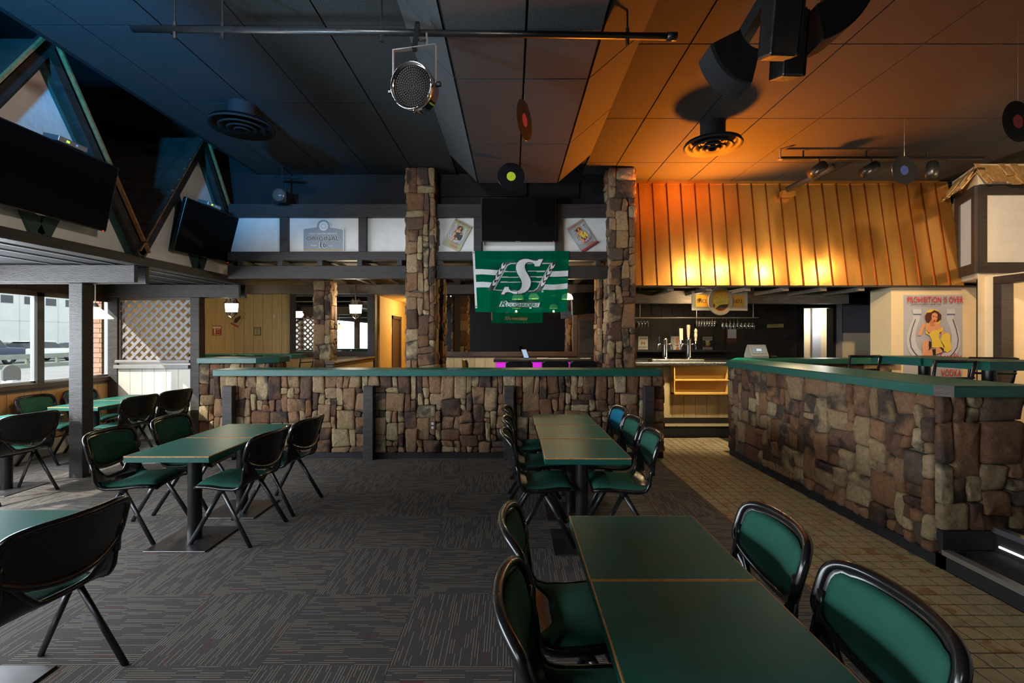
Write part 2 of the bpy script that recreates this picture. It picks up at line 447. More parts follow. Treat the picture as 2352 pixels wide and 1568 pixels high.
def carpet_mat():
    m, nt, b = new_mat('striped_carpet'); L = nt.links.new
    def mth(op, a, c=None, v=None):
        n = N(nt, 'ShaderNodeMath', operation=op)
        if isinstance(a, (int, float)): n.inputs[0].default_value = a
        else: L(a, n.inputs[0])
        if c is not None:
            if isinstance(c, (int, float)): n.inputs[1].default_value = c
            else: L(c, n.inputs[1])
        return n.outputs[0]
    tc = N(nt, 'ShaderNodeTexCoord'); oi = N(nt, 'ShaderNodeObjectInfo')
    sp = N(nt, 'ShaderNodeSeparateXYZ'); L(tc.outputs['Object'], sp.inputs[0])
    yy = mth('MULTIPLY', sp.outputs[1], 44 / 0.612)
    row = mth('FLOOR', yy); fy = mth('FRACT', yy)
    w1 = N(nt, 'ShaderNodeTexWhiteNoise', noise_dimensions='2D'); cb = N(nt, 'ShaderNodeCombineXYZ')
    L(row, cb.inputs[0]); L(mth('MULTIPLY', oi.outputs['Random'], 91.0), cb.inputs[1]); L(cb.outputs[0], w1.inputs['Vector'])
    grp = mth('FLOOR', mth('MULTIPLY', row, 0.25))
    ss = mth('ADD', mth('MULTIPLY', sp.outputs[0], 9.0), mth('MULTIPLY', mth('FRACT', mth('MULTIPLY', grp, 0.37)), 1.0))
    seg = mth('FLOOR', ss)
    w2 = N(nt, 'ShaderNodeTexWhiteNoise', noise_dimensions='3D'); cb2 = N(nt, 'ShaderNodeCombineXYZ')
    L(row, cb2.inputs[0]); L(seg, cb2.inputs[1]); L(mth('MULTIPLY', oi.outputs['Random'], 57.0), cb2.inputs[2]); L(cb2.outputs[0], w2.inputs['Vector'])
    on = mth('GREATER_THAN', w2.outputs[0], 0.46)
    ln = mth('MULTIPLY', mth('GREATER_THAN', fy, 0.40), mth('LESS_THAN', fy, 0.61))
    msk = mth('MULTIPLY', on, ln)
    red = mth('GREATER_THAN', w2.outputs[0], 0.991)
    wht = mth('MULTIPLY', mth('GREATER_THAN', w2.outputs[0], 0.955), mth('LESS_THAN', w2.outputs[0], 0.991))
    c1 = N(nt, 'ShaderNodeMix', data_type='RGBA'); c1.inputs[6].default_value = (0.38, 0.31, 0.21, 1); c1.inputs[7].default_value = (0.30, 0.02, 0.015, 1)
    L(red, c1.inputs[0])
    c1b = N(nt, 'ShaderNodeMix', data_type='RGBA'); c1b.inputs[7].default_value = (0.34, 0.36, 0.42, 1)
    L(wht, c1b.inputs[0]); L(c1.outputs[2], c1b.inputs[6])
    nz = N(nt, 'ShaderNodeTexNoise', i_Scale=260.0, i_Detail=2.0); L(tc.outputs['Object'], nz.inputs['Vector'])
    rp = N(nt, 'ShaderNodeValToRGB'); rp.color_ramp.elements[0].position = 0.3; rp.color_ramp.elements[1].position = 0.72
    rp.color_ramp.elements[0].color = (0.045, 0.039, 0.037, 1); rp.color_ramp.elements[1].color = (0.150, 0.134, 0.126, 1)
    L(nz.outputs[0], rp.inputs[0])
    c2 = N(nt, 'ShaderNodeMix', data_type='RGBA'); L(msk, c2.inputs[0]); L(rp.outputs[0], c2.inputs[6]); L(c1b.outputs[2], c2.inputs[7])
    L(c2.outputs[2], b.inputs['Base Color'])
    b.inputs['Roughness'].default_value = 0.9; b.inputs['Specular IOR Level'].default_value = 0.15
    bp = N(nt, 'ShaderNodeBump', i_Strength=0.35, i_Distance=0.004); L(nz.outputs[0], bp.inputs['Height']); L(bp.outputs[0], b.inputs['Normal'])
    return m
M['carpet'] = carpet_mat()

def floor_tile_mat():
    m, nt, b = new_mat('glazed_quarry_tile'); L = nt.links.new
    oi = N(nt, 'ShaderNodeObjectInfo'); tc = N(nt, 'ShaderNodeTexCoord'); geo = N(nt, 'ShaderNodeNewGeometry')
    n1 = N(nt, 'ShaderNodeTexNoise', i_Scale=16.0, i_Detail=2.0); L(geo.outputs['Position'], n1.inputs['Vector'])
    sh_ = N(nt, 'ShaderNodeVectorMath', operation='SUBTRACT'); sh_.inputs[1].default_value = (1.84, 1.15, -0.05); L(geo.outputs['Position'], sh_.inputs[0])
    fl = N(nt, 'ShaderNodeVectorMath', operation='SCALE'); fl.inputs['Scale'].default_value = 1 / 0.1035; L(sh_.outputs[0], fl.inputs[0])
    ff = N(nt, 'ShaderNodeVectorMath', operation='FLOOR'); L(fl.outputs[0], ff.inputs[0])
    wn = N(nt, 'ShaderNodeTexWhiteNoise', noise_dimensions='3D'); L(ff.outputs[0], wn.inputs['Vector'])
    ad = N(nt, 'ShaderNodeMath', operation='ADD'); ml = N(nt, 'ShaderNodeMath', operation='MULTIPLY'); ml.inputs[1].default_value = 0.45
    L(wn.outputs[0], ml.inputs[0]); L(n1.outputs[0], ad.inputs[0]); L(ml.outputs[0], ad.inputs[1])
    rp = N(nt, 'ShaderNodeValToRGB'); e = rp.color_ramp.elements
    e[0].position, e[0].color = 0.38, (0.27, 0.215, 0.125, 1); e[1].position, e[1].color = 1.10, (0.25, 0.145, 0.065, 1)
    k = e.new(0.66); k.color = (0.37, 0.315, 0.195, 1)
    k = e.new(0.9); k.color = (0.40, 0.29, 0.16, 1)
    L(ad.outputs[0], rp.inputs[0])
    n2 = N(nt, 'ShaderNodeTexNoise', i_Scale=170.0, i_Detail=2.0); L(geo.outputs['Position'], n2.inputs['Vector'])
    mr = N(nt, 'ShaderNodeMapRange'); mr.inputs[1].default_value = 0.30; mr.inputs[2].default_value = 0.42; mr.inputs[3].default_value = 0.45
    L(n2.outputs[0], mr.inputs[0])
    vs = N(nt, 'ShaderNodeVectorMath', operation='SCALE'); L(rp.outputs[0], vs.inputs[0]); L(mr.outputs[0], vs.inputs['Scale'])
    L(vs.outputs[0], b.inputs['Base Color']); b.inputs['Roughness'].default_value = 0.36
    return m
M['floor_tile'] = floor_tile_mat()
M['grout'] = plain('grout', (0.016, 0.014, 0.011), 0.9)
M['step_carpet'] = plain('dark_step_carpet', (0.020, 0.019, 0.020), 0.9, var=0.6, vscale=60, stretch=(0.3, 0.3, 6))

def copper_mat():
    m, nt, b = new_mat('aged_copper'); L = nt.links.new
    tc = N(nt, 'ShaderNodeTexCoord'); geo = N(nt, 'ShaderNodeNewGeometry')
    mp = N(nt, 'ShaderNodeMapping'); mp.inputs['Scale'].default_value = (2.2, 1, 0.7); L(geo.outputs['Position'], mp.inputs[0])
    n1 = N(nt, 'ShaderNodeTexNoise', i_Scale=1.8, i_Detail=3.0, i_Roughness=0.5); L(mp.outputs[0], n1.inputs['Vector'])
    rp = N(nt, 'ShaderNodeValToRGB'); e = rp.color_ramp.elements
    e[0].position, e[0].color = 0.25, (0.66, 0.27, 0.055, 1); e[1].position, e[1].color = 0.75, (0.95, 0.50, 0.13, 1)
    L(n1.outputs[0], rp.inputs[0]); L(rp.outputs[0], b.inputs['Base Color'])
    b.inputs['Metallic'].default_value = 0.82
    m2 = N(nt, 'ShaderNodeMapping'); m2.inputs['Scale'].default_value = (3.5, 3.5, 0.35); L(geo.outputs['Position'], m2.inputs[0])
    n2 = N(nt, 'ShaderNodeTexNoise', i_Scale=1.5, i_Detail=1.0); L(m2.outputs[0], n2.inputs['Vector'])
    mr = N(nt, 'ShaderNodeMapRange'); mr.inputs[1].default_value = 0.3; mr.inputs[2].default_value = 0.7
    mr.inputs[3].default_value = 0.19; mr.inputs[4].default_value = 0.29; L(n2.outputs[0], mr.inputs[0]); L(mr.outputs[0], b.inputs['Roughness'])
    return m
M['copper'] = copper_mat()
M['copper_dark'] = plain('seam_shade_copper', (0.16, 0.055, 0.015), 0.4, 0.8, var=0.3, vscale=4)  # darker copper paints the shadow along the hood seams

def flag_mat(name, col, tr=0.45, see=0.12):
    m = bpy.data.materials.new(name); m.use_nodes = True; nt = m.node_tree; nt.nodes.clear()
    o = N(nt, 'ShaderNodeOutputMaterial'); d = N(nt, 'ShaderNodeBsdfDiffuse'); t = N(nt, 'ShaderNodeBsdfTranslucent')
    p = N(nt, 'ShaderNodeBsdfTransparent'); p.inputs[0].default_value = (*[min(1, c * 1.6 + 0.1) for c in col], 1)
    for n in (d, t): n.inputs[0].default_value = (*col, 1)
    mx = N(nt, 'ShaderNodeMixShader'); mx.inputs[0].default_value = tr
    m2 = N(nt, 'ShaderNodeMixShader'); m2.inputs[0].default_value = see
    nt.links.new(d.outputs[0], mx.inputs[1]); nt.links.new(t.outputs[0], mx.inputs[2])
    nt.links.new(mx.outputs[0], m2.inputs[1]); nt.links.new(p.outputs[0], m2.inputs[2]); nt.links.new(m2.outputs[0], o.inputs[0])
    return m
M['flag_green'] = flag_mat('flag_green', (0.0, 0.17, 0.085))
M['flag_white'] = flag_mat('flag_white', (0.88, 0.88, 0.88), 0.22, 0.03)
# ================================================================== THE SETTING
CZ = 3.88          # main ceiling
XW = -6.10         # window wall
XT = 1.84          # carpet / tile border
XR = 2.87          # face of the long stone half wall

def structure(name, mb, mat, parent=None, bevel=0.0):
    return tag(mb.build(name, mat, parent, bevel=bevel), kind='structure')

# ---- floor with carpet tiles and quarry tiles
floor = structure('floor', MB().box(-6.8, 6.6, -4.0, 10.4, -0.12, -0.012), M['grout'])
T = 0.612
ct = MB().box(-T / 2 + 0.0006, T / 2 - 0.0006, -T / 2 + 0.0006, T / 2 - 0.0006, -0.012, 0).mesh('carpet_tile', M['carpet'])
for i in range(-9, 5):
    for j in range(-3, 8):
        x = -0.578 + T * (i + 0.5); y = 2.203 + T * (j + 0.5)
        x1 = x + T / 2
        if x - T / 2 < XW - T or y - T / 2 > 7.2: continue
        if x1 > XT + 0.1: continue
        o = link('carpet_tile', ct, floor); o.location = (x, y, 0)
        if (i + j) % 2 == 0: o.rotation_euler = (0, 0, R(90))
TS = 0.1035
ncol = 10
qt = MB().box(-TS / 2 + 0.0042, TS / 2 - 0.0042, -TS / 2 + 0.0042, TS / 2 - 0.0042, -0.012, 0.001).mesh('floor_tile', M['floor_tile'])
far = MB()
cnt = 0
for j in range(66):
    y = 1.15 + TS * (j + 0.5)
    nc = ncol + (0 if y > 2.9 else 0)
    for i in range(nc):
        x = XT + 0.0 + TS * (i + 0.5)
        if y + TS / 2 > 7.2: continue
        if cnt < 300 and y > 1.55:
            o = link('floor_tile', qt, floor, bevel=0.0); o.location = (x, y, 0); cnt += 1
        else:
            far.box(x - TS / 2 + 0.0042, x + TS / 2 - 0.0042, y - TS / 2 + 0.0042, y + TS / 2 - 0.0042, -0.012, 0.001)
for j in range(30):                                   # tiles of the strip in front of the bar
    for i in range(3 if j < 8 else 0):
        x = XR + TS * (i + 0.5) ; y = 6.35 + TS * (j + 0.5)
        if y + TS / 2 < 7.2: far.box(x - TS / 2 + .0042, x + TS / 2 - .0042, y - TS / 2 + .0042, y + TS / 2 - .0042, -0.012, 0.001)
tag(far.build('floor_tiles', M['floor_tile'], floor), kind='stuff')
structure('trim_1', MB().box(XT - 0.012, XT + 0.002, -1.0, 5.95, -0.01, 0.0035), M['brown_plate'])

# ---- raised floor on the right, two steps along its edge
RZ = 0.275
structure('floor_raised', MB().prism([(3.22, -2.0), (6.6, -2.0), (6.6, 7.2), (3.6, 7.2), (3.22, 6.2)], lambda a, b, d: (a, b, d), 0.0, RZ), M['step_carpet'])
for nm, x0, x1, zt in (('step', 2.88, 3.22, 0.125),):
    st = thing('floor_step', 'low carpeted step with a metal nosing below the raised floor', 'step', (3.05, 1.5, 0))
    MB().box(x0, x1, -0.5, 3.10, 0.0, zt).build('tread', M['step_carpet'], st)
    MB().box(x0 - 0.03, x0 + 0.025, -0.5, 3.10, zt, zt + 0.012).box(x0 - 0.03, x0 - 0.018, -0.5, 3.10, zt - 0.02, zt).build('nosing', M['alu'], st)
ns = thing('step_nosing', 'metal edge strip with a light tape along the raised floor', 'trim', (3.22, 1.5, RZ))
MB().box(3.195, 3.25, -0.5, 3.12, RZ, RZ + 0.012).box(3.195, 3.207, -0.5, 3.12, RZ - 0.025, RZ).build('edge_strip', M['alu'], ns)
MB().box(3.208, 3.215, -0.5, 3.08, 0.158, 0.170).build('light_tape', M['led_white'], ns)

# ---- ceiling: lay-in boards, dropped duct box
ceil = structure('ceiling', MB().box(-3.62, 6.6, -4.0, 7.1, CZ + 0.012, CZ + 0.1), M['grid_black'])
def ctile(x0, x1, y0, y1):
    g = 0.006
    MB().box(x0 + g, x1 - g, y0 + g, y1 - g, CZ, CZ + 0.012).build('ceiling_tile', M['ceiling_tile'], ceil)
BXL, BXR, BDL, BDR = -0.79, 1.00, -0.43, 0.576      # dropped box: outer edges at the ceiling, inner edges at its underside
BZ = 3.52
rowsL = [-1.35, -0.13, 1.09, 2.31, 3.50, 4.66, 5.83, 6.72]
xsL = [-3.62, -3.23, -2.62, -2.01, -1.40, BXL]
for a, b in zip(xsL, xsL[1:]):
    for c, d in zip(rowsL, rowsL[1:]):
        if d > 0.4: ctile(a, b, c, d)
xsR = [BXR, 1.42, 2.03, 2.65, 3.28, 3.90, 4.53, 5.16, 5.78, 6.38]
rowsR = [-1.2, 0.02, 1.25, 2.48, 3.72, 4.99, 6.25, 7.04]
for a, b in zip(xsR, xsR[1:]):
    for c, d in zip(rowsR, rowsR[1:]):
        if d > 0.4: ctile(a, b, c, d)
box = structure('ceiling_drop', MB().prism([(BXL, CZ), (BDL, BZ), (BDR, BZ), (BXR, CZ)], lambda a, b, d: (a, d, b), -4.0, 5.96), M['grid_black'])
rowsB = [-1.0, 0.2, 1.4, 2.60, 3.55, 4.75, 5.955]
e = 0.008
for c, d in zip(rowsB, rowsB[1:]):
    for (x0, z0, x1, z1) in ((BXL, CZ, BDL, BZ), (BDR, BZ, BXR, CZ)):
        dv = Vector((x1 - x0, 0, z1 - z0)).normalized(); nv = Vector((dv.z, 0, -dv.x))
        if nv.z > 0: nv = -nv
        p, q = Vector((x0, 0, z0)) + dv * e, Vector((x1, 0, z1)) - dv * e
        MB().add([v + Vector((0, yy, 0)) + nv * t for t in (0, 0.012) for v, yy in ((p, c + e), (q, c + e), (q, d - e), (p, d - e))],
                 [(0, 1, 2, 3), (7, 6, 5, 4), (0, 4, 5, 1), (1, 5, 6, 2), (2, 6, 7, 3), (3, 7, 4, 0)]).build('box_side_panel', M['ceiling_tile'], box)
    for a, b in ((BDL, 0.09), (0.09, BDR)):
        MB().box(a + e, b - e, c + e, d - e, BZ - 0.012, BZ).build('box_panel', M['ceiling_tile'], box)
# dark ceiling and walls around, closing the room
structure('ceiling_loft', MB().box(-6.3, -3.62, -4.0, 7.1, 4.55, 4.65), M['void_black'])
structure('trim_2', MB().box(-3.66, -3.62, -4.0, 6.72, CZ, 4.56), M['void_black'])
structure('wall_back', MB().box(-4.3, 1.72, 6.72, 6.82, 2.62, 4.65), M['black_paint'])
structure('ceiling_window_bay', MB().box(-6.1, -4.2, -4.0, 7.14, 2.345, 2.41), M['void_black'])
for n_, x_ in enumerate((-4.32, -4.62, -5.0)):
    structure('trim_%d' % (n_ + 4), MB().box(x_ - 0.012, x_ + 0.012, -1.0, 7.0, 2.333, 2.345), M['alu'])
structure('wall_rear', MB().box(-6.3, 7.4, -4.1, -4.0, -0.1, 4.65), M['black_paint'])
structure('wall_bay_end', MB().box(-6.3, -4.2, 7.15, 7.22, 2.5, 4.65), M['void_black'])
structure('wall_side', MB().box(7.3, 7.4, -4.0, 6.4, 2.3, CZ + 0.1), M['cream_stucco'])
structure('wall_hood_back', MB().box(1.7, 7.4, 7.12, 7.20, 2.72, 4.0), M['black_paint'])
structure('ceiling_side', MB().box(6.6, 7.4, -4.0, 7.1, CZ, CZ + 0.1), M['grid_black'])
structure('ceiling_lower', MB().box(-6.8, 6.7, 6.82, 10.5, 2.66, 2.74), M['loft'])
structure('wall_far', MB().box(-6.8, 6.7, 9.86, 9.96, -0.1, 2.7), M['tan_panel'])

# ---- window wall (left): sill wall, posts, panes
wl = structure('wall_left', MB().box(XW - 0.12, XW, -4.0, 7.3, -0.5, 0.90).box(XW - 0.12, XW, -4.0, 7.3, 2.12, 4.6), M['brown_trim'])
structure('wall_left_back', MB().box(-6.75, -6.65, 7.18, 10.0, 0.0, 2.7).box(-6.65, XW, 7.18, 7.26, 0.0, 2.7), M['tan_panel'])
for k in range(12):                                   # vertical boards under the sill
    y0 = 4.6 + 0.205 * k
    MB().box(XW, XW + 0.014, y0 + 0.003, y0 + 0.202, 0.22, 0.86).build('wall_board', M['orange_panel'], wl)
MB().box(XW, XW + 0.05, -4, 7.05, 0.0, 0.20).build('radiator_cover', M['white_panel'], wl)
MB().box(XW, XW + 0.03, -4, 7.05, 0.86, 0.90).box(XW - 0.02, XW + 0.06, -4, 7.05, 0.90, 0.955).build('window_sill', M['brown_trim'], wl)
MB().box(XW, XW + 0.02, -4, 7.05, 2.07, 2.14).build('window_header', M['brown_trim'], wl)
muls = [-3.0, -1.6, -0.2, 1.2, 2.6, 4.0, 6.03, 7.12]
for n, (a, b) in enumerate(zip(muls, muls[1:])):
    w = MB().box(XW - 0.09, XW - 0.02, a, a + 0.03, 0.955, 2.12).box(XW - 0.09, XW - 0.02, b - 0.03, b, 0.955, 2.12)
    w.box(XW - 0.09, XW - 0.02, a, b, 0.955, 0.985).box(XW - 0.09, XW - 0.02, a, b, 2.09, 2.12)
    o = structure('window_%d' % (n + 1), w, M['alu'])
    MB().box(XW - 0.058, XW - 0.052, a + 0.03, b - 0.03, 0.985, 2.09).build('pane', M['pane'], o)
    MB().box(XW - 0.02, XW + 0.02, b - 0.045, b + 0.045, 0.955, 2.12).build('window_post', plain('dark_mullion', (0.05, 0.045, 0.04), 0.4), o)

# ---- right side wall with a doorway
wr = structure('wall_right', MB().box(6.38, 6.48, 6.15, 6.32, RZ, 2.36).box(6.38, 6.48, -4.0, 5.2, RZ, 2.36).box(6.38, 6.48, 5.2, 6.15, 2.26, 2.36), M['cream_stucco'])
structure('wall_corridor', MB().box(7.1, 7.2, 4.6, 6.29, RZ - 0.2, 2.30).box(6.48, 7.1, 6.20, 6.29, RZ - 0.2, 2.30).box(6.48, 7.1, 4.7, 4.8, RZ - 0.2, 2.30).box(6.48, 7.3, -4.0, 6.29, 2.30, 2.36), M['cream_stucco'])
structure('floor_corridor', MB().box(6.48, 7.1, 4.8, 6.20, RZ - 0.2, RZ), M['carpet'])
d1 = structure('door_1', MB().box(6.34, 6.50, 6.05, 6.16, RZ, 2.24).box(6.34, 6.50, 5.1, 5.21, RZ, 2.24).box(6.34, 6.50, 5.1, 6.16, 2.24, 2.34), M['dark_wood'], bevel=0.006)

# ================================================================== STONEWORK
rng = random.Random(11)
def stone_mesh(c4, depth, seed, flip=False):
    """c4: four corners (u, w) of the stone, counter-clockwise; returns a rounded rough block standing out in +n"""
    r = random.Random(seed)
    cx = sum(c[0] for c in c4) / 4; cy = sum(c[1] for c in c4) / 4
    pts = []
    for i in range(4):
        p0 = Vector(c4[i]); pa = Vector(c4[i - 1]); pb = Vector(c4[(i + 1) % 4])
        la, lb = (pa - p0).length, (pb - p0).length
        ra = min(0.40, 0.017 / max(la, 0.01) * r.uniform(0.5, 1.6)); rb = min(0.40, 0.017 / max(lb, 0.01) * r.uniform(0.5, 1.6))
        q0 = p0 + (pa - p0) * ra; q1 = p0 + (pb - p0) * rb
        pts += [q0, (q0 + q1 + p0 * 1.2) / 3.2, q1]
        mid = (p0 + pb) / 2
        nrm = Vector(((pb - p0).y, -(pb - p0).x)).normalized()
        pts.append(mid + nrm * r.uniform(-0.004, 0.005))
    n = len(pts)
    c = Vector((cx, cy))
    s = max(0.03, min((Vector(c4[0]) - Vector(c4[2])).length, (Vector(c4[1]) - Vector(c4[3])).length))
    rings = [(1.0, 0.0), (1.0, 0.62), (0.955, 0.88), (0.70, 1.0), (0.35, 1.03)]
    tx, ty = r.uniform(-0.25, 0.25), r.uniform(-0.25, 0.25)
    so = r.uniform(0, 100)
    vs, fs = [], []
    for k, (sc_, dp) in enumerate(rings):
        for p in pts:
            q = c + (p - c) * sc_
            d = depth * dp
            if k >= 2:
                rel = (q - c) / s
                d *= 1 + tx * rel.x + ty * rel.y
                d += depth * 0.42 * mnoise.noise(Vector((q.x * 14 + so, q.y * 14, so)))
            if k == 1: d += depth * r.uniform(-0.1, 0.1)
            vs.append((q.x - c.x, q.y - c.y, d))
    vs.append((0, 0, depth * (1.03 + 0.25 * mnoise.noise(Vector((so, 3, 1))))))
    for k in range(len(rings) - 1):
        for i in range(n):
            j = (i + 1) % n
            fs.append((k * n + i, k * n + j, (k + 1) * n + j, (k + 1) * n + i))
    b = (len(rings) - 1) * n
    for i in range(n): fs.append((b + i, b + (i + 1) % n, len(vs) - 1))
    return c, vs, fs

SIZES = [(2, 2), (3, 2), (2, 3), (1, 2), (2, 1), (3, 3), (1, 3), (3, 1), (2, 4), (1, 1), (4, 2), (2, 2), (3, 2), (2, 3)]
def pack(nx, ny, r, tall_top=False):
    g = [[None] * nx for _ in range(ny)]
    out = []
    for j in range(ny - 1, -1, -1):
        for i in range(nx):
            if g[j][i] is not None: continue
            opts = [(2, 3), (1, 3), (2, 4), (1, 4), (2, 2), (1, 2)] if (tall_top and j == ny - 1) else SIZES
            for t in range(14):
                w, h = r.choice(opts)
                if t == 13: w, h = 1, 1
                if i + w > nx or j - h + 1 < 0: continue
                if all(g[j - b][i + a] is None for a in range(w) for b in range(h)):
                    break
            else: w, h = 1, 1
            for a in range(w):
                for b in range(h): g[j - b][i + a] = len(out)
            out.append((i, j - h + 1, i + w, j + 1))
    return out

def stone_face(parent, origin, udir, wdir, W, H, seed, cell=0.078, depth=0.045, tall_top=False, skip=None, gap=0.0028):
    """covers the rectangle origin + u*udir + w*wdir with stones that stand out along udir x wdir"""
    r = random.Random(seed)
    u, w_, o3 = Vector(udir), Vector(wdir), Vector(origin)
    n3 = u.cross(w_)
    rot = Matrix((u, w_, n3)).transposed().to_4x4()
    nx, ny = max(1, round(W / cell)), max(1, round(H / cell))
    cw, ch = W / nx, H / ny
    J = [[(0 if i in (0, nx) else r.uniform(-.2, .2) * cw, 0 if j in (0, ny) else r.uniform(-.2, .2) * ch) for i in range(nx + 1)] for j in range(ny + 1)]
    off = wloc(parent)
    for (a, b, c, d) in pack(nx, ny, r, tall_top):
        cs = []
        for (i, j, sx, sy) in ((a, b, 1, 1), (c, b, -1, 1), (c, d, -1, -1), (a, d, 1, -1)):
            jx, jy = J[j][i]
            cs.append((i * cw + jx + sx * gap, j * ch + jy + sy * gap))
        cc, vs, fs = stone_mesh(cs, depth * r.uniform(0.75, 1.25), r.random())
        if skip and skip(cc.x, cc.y): continue
        me = bpy.data.meshes.new('stone'); me.from_pydata(vs, [], fs); me.materials.append(M['stone'])
        me.polygons.foreach_set('use_smooth', [True] * len(me.polygons)); me.update()
        ob = link('stone', me, parent)
        ob.matrix_local = Matrix.Translation(o3 + u * cc.x + w_ * cc.y - off) @ rot

# ---- long stone half wall under the green counter
WF = 5.99
hw = thing('stone_half_wall', 'long field-stone half wall under the green counter with dark posts on its face', 'wall', (-0.95, 6.2, 0))
MB().box(-3.79, 1.92, WF, WF + 0.35, 0.0, 1.05).build('wall_core', M['mortar'], hw)
MB().box(-3.80, 1.93, WF - 0.03, WF, 0.0, 0.075).build('baseboard', M['black_matte'], hw)
stone_face(hw, (-3.80, WF, 0.075), (1, 0, 0), (0, 0, 1), 5.73, 0.98, 5, tall_top=True)
stone_face(hw, (1.92, WF, 0.075), (0, 1, 0), (0, 0, 1), 0.35, 0.98, 6)
for px in (521, 845, 1169, 1492):
    x = X(px, 5.85)
    MB().box(x - 0.062, x + 0.062, 5.85, 5.975, 0.0, 0.93).build('post', M['beam_wood'], hw, bevel=0.006)
op = MB().box(X(993, 5.9) - 0.035, X(993, 5.9) + 0.035, 5.915, 5.93, 0.37, 0.48).build('outlet_plate', M['brown_plate'], hw, bevel=0.004)
pr = Print(lambda a, b, d: (X(993, 5.9) + a, 5.914 - d, 0.425 + b))
for b in (-0.026, 0.026): pr.disc(0, b, 0.017, M['ivory'])
for b in (-0.026, 0.026):
    pr.rect(-0.008, -0.005, b - 0.004, b + 0.007, M['p_dark']); pr.rect(0.005, 0.008, b - 0.004, b + 0.007, M['p_dark'])
pr.build('sockets', op)

def countertop(name, label, poly, z0, z1, mitre=None):
    t = thing(name, label, 'counter', (sum(p[0] for p in poly) / len(poly), sum(p[1] for p in poly) / len(poly), z0))
    MB().prism(poly, lambda a, b, d: (a, b, d), z1 - 0.003, z1).build('top_laminate', M['green_lam'], t)
    MB().prism(poly, lambda a, b, d: (a, b, d), z0, z1 - 0.008).build('edge_band', M['green_edge'], t, bevel=0.002)
    MB().prism(poly, lambda a, b, d: (a, b, d), z1 - 0.008, z1 - 0.003).build('worn_edge', M['brown_trim'], t)
    return t
ctop = countertop('bar_counter', 'long green laminate counter on the stone half wall', [(-3.76, 5.87), (1.86, 5.87), (1.93, 5.95), (1.93, 6.30), (-3.76, 6.30)], 1.055, 1.135)

# ---- short return wall with the pale lit counter beside the lattice post
sw = thing('stone_return_wall', 'short sunlit field-stone wall beside the lattice post', 'wall', (-4.2, 7.2, 0))
MB().box(-4.66, -3.62, 7.03, 7.40, 0.0, 1.15).build('wall_core', M['mortar'], sw)
stone_face(sw, (-4.68, 7.03, 0.05), (1, 0, 0), (0, 0, 1), 1.06, 1.10, 21, tall_top=True)
stone_face(sw, (-3.62, 7.03, 0.05), (0, 1, 0), (0, 0, 1), 0.37, 1.10, 22, tall_top=True)
countertop('corner_counter', 'short pale green counter end beside the lattice post', [(-4.68, 6.93), (-3.80, 6.93), (-3.55, 7.12), (-3.55, 7.46), (-4.68, 7.46)], 1.155, 1.235)

# ---- stone half wall on the right
rw = thing('corner_stone_wall', 'stone half wall beside the tiled aisle with a dark plinth', 'wall', (3.12, 4.6, 0))
MB().box(XR + 0.03, 3.40, 3.16, 6.15, 0.0, 1.15).build('wall_core', M['mortar'], rw)
MB().box(XR - 0.005, XR + 0.03, 3.12, 6.15, 0.0, 0.085).box(XR - 0.005, XR + 0.03, 3.12, 3.16, 0.0, 0.085).build('baseboard', M['black_matte'], rw)
stone_face(rw, (XR + 0.03, 6.15, 0.085), (0, -1, 0), (0, 0, 1), 2.99, 1.07, 31, cell=0.082, depth=0.055)
stone_face(rw, (XR - 0.01, 3.16, 0.255), (1, 0, 0), (0, 0, 1), 0.55, 0.90, 33, cell=0.09, depth=0.055)
MB().box(XR, 3.22, 3.11, 3.16, 0.13, 0.255).build('carpet_skirt', M['step_carpet'], rw)
countertop('corner_counter', 'green laminate counter on the stone wall beside the tiled aisle',
           [(2.80, 3.10), (2.86, 3.02), (3.42, 3.02), (3.42, 6.72), (5.62, 6.72), (5.62, 7.12), (3.42, 7.12), (2.80, 6.10)], 1.158, 1.232)
cc_ = bpy.data.objects['corner_counter.001']
MB().prism([(2.798, 3.099), (2.859, 3.018), (2.856, 3.016), (2.795, 3.097)], lambda a, b, d: (a, b, d), 1.158, 1.226).build('mitre_strip', M['brown_trim'], cc_)
r2 = thing('stone_partition', 'stone partition under the far arm of the right counter', 'wall', (4.6, 6.9, RZ))
MB().box(3.45, 5.5, 6.80, 7.05, RZ, 1.155).build('wall_core', M['mortar'], r2)
stone_face(r2, (3.45, 6.80, RZ), (1, 0, 0), (0, 0, 1), 2.05, 0.88, 35, cell=0.10)

# ---- stone pillars
def pillar(label, x0, x1, y0, y1, z1, seed, faces='frl', cell=0.085):
    t = thing('stone_pillar', label, 'pillar', ((x0 + x1) / 2, (y0 + y1) / 2, 0))
    MB().box(x0 + 0.03, x1 - 0.03, y0 + 0.03, y1 - 0.03, 0.0, z1).build('pillar_core', M['mortar'], t)
    zb = 0.9
    H = z1 - zb
    if 'f' in faces: stone_face(t, (x0, y0 + 0.035, zb), (1, 0, 0), (0, 0, 1), x1 - x0, H, seed, cell)
    if 'r' in faces: stone_face(t, (x1 - 0.035, y0, zb), (0, 1, 0), (0, 0, 1), y1 - y0, H, seed + 1, cell)
    if 'l' in faces: stone_face(t, (x0 + 0.035, y1, zb), (0, -1, 0), (0, 0, 1), y1 - y0, H, seed + 2, cell)
    if 'b' in faces: stone_face(t, (x1, y1 - 0.035, zb), (-1, 0, 0), (0, 0, 1), x1 - x0, H, seed + 3, cell)
    return t
pillar('tall stone pillar between the beer sign panels and the flag', -1.45, -1.06, 6.40, 6.80, CZ - 0.01, 41)
pillar('tall stone pillar beside the copper hood', 1.33, 1.69, 6.40, 6.80, CZ - 0.01, 51)
pillar('short stone pillar under the beams behind the green counter', -3.40, -3.11, 8.00, 8.30, 2.52, 61, 'frlb')
